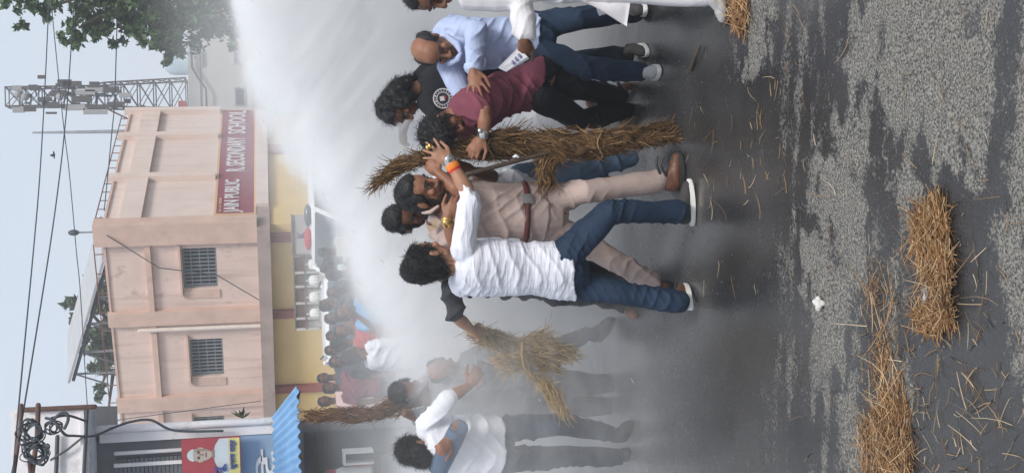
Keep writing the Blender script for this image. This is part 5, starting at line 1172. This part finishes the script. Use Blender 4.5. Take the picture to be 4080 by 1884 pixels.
mk('rail', fbx(MB(), gx(827), gx(642), DG-.03, DG-.012, gz(768), gz(765)), BRNF, gw)
mk('teal_back', fbx(MB(), gx(725), gx(688), DG+.07, DG+.096, gz(792), gz(771)), TEAL, gw)
for Y in (665, 706, 748, 790):
    c = np.array([gx(Y), DG+.06, gz(788)])
    mk('dome', MB().ell(c, (.14, 0, 0), (0, .05, 0), (0, 0, .13)), SOLE_W, gw, True); mk('finial', MB().tube([c+sgn(0, 0, .12), c+sgn(0, 0, .2)], [.03, .01], 6), SOLE_W, gw)
    for q in (-.11, -.04, .04, .11): mk('column', fbx(MB(), c[0]+q-.015, c[0]+q+.015, DG, DG+.06, gz(800), gz(789)), SOLE_W, gw)
    mk('base', fbx(MB(), c[0]-.17, c[0]+.17, DG-.02, DG+.065, gz(818), gz(801)), STONE, gw)

# ------------------------------------------------------------------ vehicles behind the crowd
CARW = pm('white_car_paint', (.72, .72, .72), .3, .03, 2, spec=.5); GLASS = pm('car_glass', (.05, .06, .07), .1, .1, 1, spec=.6); RUBB = pm('tyre', (.02, .02, .02), .9, .1, 9); LAMP = pm('lamp_lens', (.6, .6, .58), .2, .05)
def suv(c, yaw, label, w_=.88, l_=2.1, h=1.78, beacon=False, mirror=True):
    r = empty('parked_car', c, label, 'car', 'white cars behind the crowd'); cy_, sy_ = math.cos(yaw), math.sin(yaw)
    T = lambda x, y, z: np.array(c)+np.array([x*cy_-y*sy_, x*sy_+y*cy_, z])
    # y = -l_ front
    def lof(st): return [np.array([T(x, y, z) for x, z in prof]) for y, prof in st]
    def prof(hw, z0, z1, k=.12): return [(-hw, z0), (hw, z0), (hw+.02, (z0+z1)/2), (hw-.03, z1-.04), (hw-k, z1), (-hw+k, z1), (-hw+.03, z1-.04), (-hw-.02, (z0+z1)/2)]
    mb = MB(); mb.ring(lof([(-l_, prof(w_-.12, .35, .8)), (-l_+.12, prof(w_-.03, .28, .95)), (-.95, prof(w_, .25, 1.06)), (l_-.1, prof(w_, .25, 1.05)), (l_, prof(w_-.06, .3, 1.0))]))
    mk('car_body', mb, CARW, r, True)
    mb = MB(); mb.ring(lof([(-.95, prof(w_-.04, 1.02, 1.07, .06)), (-.42, prof(w_-.13, 1.04, h-.06)), (-.1, prof(w_-.14, 1.04, h-.04)), (l_-.25, prof(w_-.14, 1.04, h-.05)), (l_-.02, prof(w_-.08, 1.02, 1.2))]))
    mk('cabin_glass', mb, GLASS, r, True)
    mb = MB(); mb.ring(lof([(-.4, prof(w_-.14, h-.07, h-.03, .1)), (-.2, prof(w_-.125, h-.07, h, .1)), (l_-.5, prof(w_-.125, h-.07, h, .1)), (l_-.22, prof(w_-.14, h-.07, h-.04, .1))])); mk('roof', mb, CARW, r, True)
    for s in (-1, 1):
        mk('pillar', MB().tube([T(s*(w_-.05), -.97, 1.05), T(s*(w_-.125), -.42, h-.05)], .045, 6), CARW, r)
        mk('pillar', MB().tube([T(s*(w_-.06), .35, 1.05), T(s*(w_-.13), .35, h-.05)], .04, 6), CARW, r); mk('pillar', MB().tube([T(s*(w_-.05), l_-.1, 1.05), T(s*(w_-.13), l_-.28, h-.05)], .05, 6), CARW, r)
        if mirror: mk('mirror', MB().ell(T(s*(w_+.13), -.72, 1.14), sgn(.1, 0, 0), sgn(0, .05, 0), sgn(0, 0, .08)), CARW, r, True)
        for y in (-1.3, 1.25):
            wh = mk('wheel', MB().tube([T(s*(w_-.2), y, .34), T(s*w_, y, .34)], .34, 18), RUBB, r); mk('rim', MB().tube([T(s*(w_-.02), y, .34), T(s*(w_+.015), y, .34)], .2, 14), LAMP, wh)
        mk('headlight', MB().ell(T(s*(w_-.25), -l_+.02, .72), sgn(.17, 0, 0), sgn(0, .05, 0), sgn(0, 0, .09)), LAMP, r, True)
    mk('grille', MB().tube([T(-.4, -l_-.0, .66), T(.4, -l_-.0, .66)], .07, 8), M['dark'], r)
    if beacon:
        for x, m_ in ((-.3, REDP), (.3, GLASS)): mk('beacon', MB().ell(T(x, -.1, h+.06), sgn(.22, 0, 0), sgn(0, .08, 0), sgn(0, 0, .075)), m_, r, True)
    else: mk('roof_rail', MB().tube([T(-(w_-.2), -.1, h+.05), T(-(w_-.2), l_-.6, h+.05)], .02, 6), M['wire'], r); mk('roof_rail', MB().tube([T((w_-.2), -.1, h+.05), T((w_-.2), l_-.6, h+.05)], .02, 6), M['wire'], r)
    return r
p = W(880, 800, 23.2); suv([p[0], 23.2, 0], .12, 'white sport utility car parked behind the densest part of the crowd', h=1.58, beacon=False)
p = W(880, 560, 24.5); suv([p[0], 24.5, 0], -.75, 'white police car with roof beacon half swallowed by mist', h=1.74, beacon=True)

# ------------------------------------------------------------------ onlookers
def stander(X, Y, d, face, top, bottom, skin, label, lean=0., arms='down', hair='short', k=1., top_sleeve=.6, z=1.56, **kw):
    h = W(X, Y, d); x = h[0]; kz = h[2]/z if .8 < h[2]/z < 1.12 else 1.; f = nrm(sgn(face[0], face[1], 0)); s = np.cross(f, sgn(0, 0, 1))   # s = the right hand side
    B = lambda a, b, c: sgn(x, d, 0)+s*a*k+f*(b*k)+sgn(0, 0, c*kz)
    J = dict(head=h, shR=B(.19, 0, 1.36), shL=B(-.19, 0, 1.36), hipR=B(.09, 0, .88), hipL=B(-.09, 0, .88), knR=B(.11, .04, .48), knL=B(-.11, .02, .48), anR=B(.12, 0, .09), anL=B(-.12, 0, .09))
    if arms == 'fold': J.update(elR=B(.27, .1, 1.1), wrR=B(-.05, .24, 1.14), elL=B(-.27, .1, 1.1), wrL=B(.05, .26, 1.1))
    elif arms == 'up': J.update(elR=B(.3, .15, 1.2), wrR=B(.15, .3, 1.45), elL=B(-.26, .05, 1.1), wrL=B(-.2, .2, .95))
    else: J.update(elR=B(.26, -.02, 1.08), wrR=B(.25, .1, .84), elL=B(-.26, -.02, 1.08), wrL=B(-.25, .08, .84))
    r = person(label, J, SK[skin], CL[top], CL[bottom], 'onlookers behind the water', k=k, voxel=.014, cv=.016, face=sgn(*face), up=sgn(0, 0, 1), hair=hair, facep=False, sleeve=top_sleeve,
               handR=(B(0, .5, 0)*0+nrm(sgn(f[0]*.3, f[1]*.3, -1 if arms == 'down' else .3)), f, dict(curl=.4)), handL=(nrm(sgn(f[0]*.3, f[1]*.3, -1 if arms == 'down' else .1)), f, dict(curl=.4)), **kw)
    for q in 'RL': an = J['an'+q]; mk('shoe', MB().tube([sgn(an[0], an[1], .04)-f*.05, sgn(an[0], an[1], .04)+f*.17], [.045, .04], 8), SHOE_DK, r, True)
    return r
CL['pink'] = cloth('pale_pink_shirt', (.6, .45, .43)); CL['red'] = cloth('red_shirt', (.5, .07, .075)); CL['sky'] = cloth('bright_blue_shirt', (.16, .36, .62)); CL['teal'] = cloth('pale_teal_shirt', (.4, .52, .52)); CL['navy'] = cloth('navy_shirt', (.05, .055, .07)); CL['beige'] = cloth('beige_shirt', (.42, .38, .3))
stander(818, 950, 21.3, (.25, -1, 0), 'navy', 'blackt', 'deep', 'onlooker in dark navy shirt standing right of the pink shirt')
stander(820, 1008, 21.0, (.5, -1, 0), 'pink', 'beige', 'deep', 'onlooker in pale pink shirt with folded arms near the awning', arms='fold', top_sleeve=1.7)
stander(820, 634, 21.5, (.2, 1, 0), 'beige', 'greyt', 'deep', 'onlooker in beige shirt nearest the police car')
stander(825, 676, 21.2, (-.3, 1, 0), 'teal', 'greyt', 'deep', 'onlooker in pale teal shirt before the white domes')
stander(868, 718, 16.4, (.4, 1, 0), 'brown', 'greyt', 'deep', 'onlooker in brown shirt seen from behind in front of the white roof')
stander(823, 766, 21.0, (1, -.1, 0), 'navy', 'greyt', 'deep', 'onlooker in dark shirt turned sideways before the white roof')
stander(866, 790, 16.6, (.6, -1, 0), 'sky', 'jeand', 'dark', 'onlooker in bright blue shirt raising an arm', arms='up')
stander(862, 832, 16.8, (.3, -1, 0), 'red', 'jeand', 'dark', 'onlooker in red shirt in the middle of the crowd')
stander(856, 862, 17.2, (.5, 1, 0), 'grey', 'greyt', 'deep', 'onlooker in grey shirt squeezed beside the red shirt')
stander(888, 893, 14.6, (.8, .6, 0), 'white', 'white', 'deep', 'onlooker all in white at the fringe of the crowd', top_sleeve=1.7, loose=.05, hem=-.35, tr=1.3)
stander(845, 735, 19.0, (.3, -1, 0), 'greyt', 'greyt', 'deep', 'onlooker in slate shirt peering from behind the brown shirt')
stander(850, 910, 18.8, (.3, -1, 0), 'charcoal', 'greyt', 'deep', 'onlooker in charcoal shirt behind the white clad onlooker')

MORE = [(842, 690, 18.2, (.2, 1, 0), 'greyt', 'greyt', 'onlooker in slate grey shirt between the teal and brown shirts'),
 (838, 800, 19.6, (.4, -1, 0), 'brown', 'greyt', 'onlooker in rust shirt peering over the bright blue shirt'),
 (842, 845, 19.8, (-.3, -1, 0), 'denimshirt', 'greyt', 'onlooker in blue grey shirt peering over the red shirt'),
 (838, 880, 20.2, (.3, -1, 0), 'brown', 'greyt', 'onlooker in dull brown shirt behind the white clad onlooker'),
 (836, 655, 18.6, (.3, 1, 0), 'beige', 'greyt', 'onlooker in sand shirt beside the teal shirt'),
 (832, 975, 19.6, (.4, -1, 0), 'maroon', 'greyt', 'onlooker in maroon shirt squeezed between navy and pink shirts')]
for X, Y, d, f, t_, b_, l_ in MORE: stander(X, Y, d, f, t_, b_, 'deep', l_)
# ------------------------------------------------------------------ water cannon mist
def mist():
    y0, y1 = 6.7, 12.2
    mb = fbx(MB(), -3.2, 3.2, y0, y1, .012, 3.5)
    m = bpy.data.materials.new('water_mist'); m.use_nodes = True; nt = m.node_tree; nt.nodes.clear(); L = nt.links.new
    o_ = N(nt, 'ShaderNodeOutputMaterial'); pv = N(nt, 'ShaderNodeVolumePrincipled'); L(pv.outputs[0], o_.inputs['Volume'])
    pv.inputs['Color'].default_value = (.995, .998, 1, 1); pv.inputs['Anisotropy'].default_value = -.05
    ge = N(nt, 'ShaderNodeNewGeometry'); sp = N(nt, 'ShaderNodeSeparateXYZ'); L(ge.outputs['Position'], sp.inputs[0])
    def math_(op, a, b=None, c=None, clamp=False):
        n = N(nt, 'ShaderNodeMath', operation=op); n.use_clamp = clamp
        for i, q in enumerate((a, b, c)):
            if q is None: continue
            if isinstance(q, (int, float)): n.inputs[i].default_value = q
            else: L(q, n.inputs[i])
        return n.outputs[0]
    def curve(v, lo, hi, pts, olo, ohi):
        a = N(nt, 'ShaderNodeMapRange'); a.inputs[1].default_value = lo; a.inputs[2].default_value = hi; L(v, a.inputs[0])
        fc = N(nt, 'ShaderNodeFloatCurve'); cu = fc.mapping.curves[0]
        P = [((x-lo)/(hi-lo), (z-olo)/(ohi-olo)) for x, z in pts]
        while len(cu.points) < len(P): cu.points.new(.5, .5)
        for p, q in zip(cu.points, P): p.location = q; p.handle_type = 'AUTO_CLAMPED'
        fc.mapping.update(); L(a.outputs[0], fc.inputs[1])
        return math_('MULTIPLY_ADD', fc.outputs[0], ohi-olo, olo)
    x, y, z = sp.outputs[0], sp.outputs[1], sp.outputs[2]
    # the arc of the jet: height of its upper edge across the street
    ztop = curve(x, -5, 5.5, ((-5, 1.5), (-1.9, 1.48), (-1.25, 1.5), (-.85, 1.62), (-.45, 1.78), (-.05, 1.9), (.3, 2.04), (.58, 2.24), (.9, 2.44), (1.25, 2.6), (1.8, 2.7), (5.5, 2.95)), 1.0, 3.5)
    def noise(scale, mscale, det=4, rough=.6, dist=.0):
        mp = N(nt, 'ShaderNodeMapping'); mp.inputs['Scale'].default_value = mscale; L(ge.outputs['Position'], mp.inputs[0])
        n = N(nt, 'ShaderNodeTexNoise'); n.inputs['Scale'].default_value = scale; n.inputs['Detail'].default_value = det; n.inputs['Roughness'].default_value = rough; n.inputs['Distortion'].default_value = dist
        L(mp.outputs[0], n.inputs['Vector']); return n.outputs[0]
    nz = noise(1.9, (1, .6, 1), 6, .66, .5); ns = noise(1.5, (.8, .8, 2.2), 5, .68, .5)
    dz = math_('SUBTRACT', ztop, z); dz = math_('ADD', dz, math_('MULTIPLY_ADD', nz, .6, -.3))
    edge = N(nt, 'ShaderNodeMapRange', interpolation_type='SMOOTHSTEP'); edge.inputs[1].default_value = -.03; edge.inputs[2].default_value = .2; L(dz, edge.inputs[0])
    # bright dense band just under the arc, thinner spray below and near the ground
    band = N(nt, 'ShaderNodeMapRange', interpolation_type='SMOOTHSTEP'); band.inputs[1].default_value = .95; band.inputs[2].default_value = .2; L(dz, band.inputs[0])
    core = curve(x, -5, 5.5, ((-5, .0), (-1.6, .05), (-.9, .25), (-.3, .7), (.4, 1.), (5.5, 1.)), 0, 1)
    low = curve(z, 0, 3.6, ((0, .5), (.4, .75), (.9, 1), (3.6, 1)), 0, 1)
    fall = curve(x, -5, 5.5, ((-5, .5), (-1.8, .62), (-1.1, .92), (-.6, 1.0), (0, 1), (5.5, 1)), 0, 1.2)
    base = math_('MULTIPLY', math_('MULTIPLY', low, fall), math_('MULTIPLY_ADD', ns, 4.6, -1.75, True))
    dn = math_('MULTIPLY_ADD', math_('MULTIPLY', band.outputs[0], core), math_('MULTIPLY', math_('MULTIPLY_ADD', ns, 4.2, -1.6, True), 1.7), math_('MULTIPLY', base, MIST_BASE))
    # the bright jets themselves: a thin curtain of streaks drawn out along the fall of the water
    rot = N(nt, 'ShaderNodeMapping', vector_type='POINT'); rot.inputs['Rotation'].default_value = (0, math.radians(-38), 0); L(ge.outputs['Position'], rot.inputs[0])
    def snoise(sc, mscale, det):
        mp = N(nt, 'ShaderNodeMapping'); mp.inputs['Scale'].default_value = mscale; L(rot.outputs[0], mp.inputs[0])
        n = N(nt, 'ShaderNodeTexNoise'); n.inputs['Scale'].default_value = sc; n.inputs['Detail'].default_value = det; n.inputs['Roughness'].default_value = .65; n.inputs['Distortion'].default_value = .35
        L(mp.outputs[0], n.inputs['Vector']); return n.outputs[0]
    s1 = snoise(2.6, (.5, .5, 3.2), 4); s2 = snoise(7, (.5, .6, 3.0), 3)
    sj = math_('MULTIPLY_ADD', math_('ADD', s1, math_('MULTIPLY', s2, .6)), 8.0, -6.3, True)
    yb = N(nt, 'ShaderNodeMapRange', interpolation_type='SMOOTHSTEP'); yb.inputs[1].default_value = .55; yb.inputs[2].default_value = 0; L(math_('ABSOLUTE', math_('SUBTRACT', y, 8.75)), yb.inputs[0])
    jb = N(nt, 'ShaderNodeMapRange', interpolation_type='SMOOTHSTEP'); jb.inputs[1].default_value = 1.25; jb.inputs[2].default_value = .1; L(dz, jb.inputs[0])
    dn = math_('ADD', dn, math_('MULTIPLY', math_('MULTIPLY', sj, yb.outputs[0]), math_('MULTIPLY', math_('MULTIPLY', jb.outputs[0], core), 11.0)))
    # a faint veil drifting above the arc
    veil = N(nt, 'ShaderNodeMapRange', interpolation_type='SMOOTHSTEP'); veil.inputs[1].default_value = -.8; veil.inputs[2].default_value = .1; veil.inputs[4].default_value = .24; L(dz, veil.inputs[0])
    # ends softly towards the street's near side
    yf = N(nt, 'ShaderNodeMapRange', interpolation_type='SMOOTHSTEP'); yf.inputs[1].default_value = 0; yf.inputs[2].default_value = 1.1
    ys = curve(x, -5, 5.5, ((-5, 7.1), (-1.5, 7.1), (-.75, 7.15), (-.42, 7.2), (-.2, 7.75), (0, 7.8), (5.5, 7.75)), 6, 8); L(math_('SUBTRACT', y, ys), yf.inputs[0])
    d = math_('MULTIPLY', math_('ADD', math_('MULTIPLY', dn, edge.outputs[0]), math_('MULTIPLY', veil.outputs[0], nz)), yf.outputs[0])
    L(math_('MULTIPLY', d, 1.0), pv.inputs['Density'])
    m.cycles.volume_step_rate = .6 if hasattr(m, 'cycles') else 1
    o = mk('water_mist', mb, m, None); tag(o, kind='stuff'); return o
MIST_BASE = .85
mist()
hz = bpy.data.materials.new('haze_air'); hz.use_nodes = True; hz.node_tree.nodes.clear()
o_ = hz.node_tree.nodes.new('ShaderNodeOutputMaterial'); pv = hz.node_tree.nodes.new('ShaderNodeVolumePrincipled'); hz.node_tree.links.new(pv.outputs[0], o_.inputs['Volume'])
pv.inputs['Color'].default_value = (.94, .97, 1, 1); pv.inputs['Density'].default_value = .0026
tag(mk('haze', fbx(MB(), -206, 206, -66, 508, -1.2, 27), hz, None), kind='stuff')

# flung drops and threads of water along the jet
n = 420; R = np.random.default_rng(12); X_ = R.uniform(-1.1, 2.3, n); zt = np.interp(X_, [-1.25, -.85, -.45, -.05, .3, .58, .9, 1.25, 1.8, 2.4], [1.5, 1.62, 1.78, 1.9, 2.04, 2.24, 2.44, 2.6, 2.7, 2.75])
P = np.stack([X_, R.uniform(8.0, 10.5, n), zt-np.abs(R.normal(size=n))*.55+.06], 1); P[:, 2] = np.clip(P[:, 2], .1, None)
d = np.stack([-.75-.2*R.random(n), R.normal(size=n)*.3, -.55+.25*R.normal(size=n)], 1)
V, Q = strands(P, d, .012+.06*R.random(n)**4, .0012+.0022*R.random(n)**2, .0, 3, .05)
wm_, nt_, b_ = new_mat('water_drop'); b_.inputs['Base Color'].default_value = (.85, .88, .92, 1); b_.inputs['Roughness'].default_value = .15; b_.inputs['Transmission Weight'].default_value = 0
tag(link('water_drops', fast_mesh('water_drops', V, Q), wm_, None), kind='stuff')
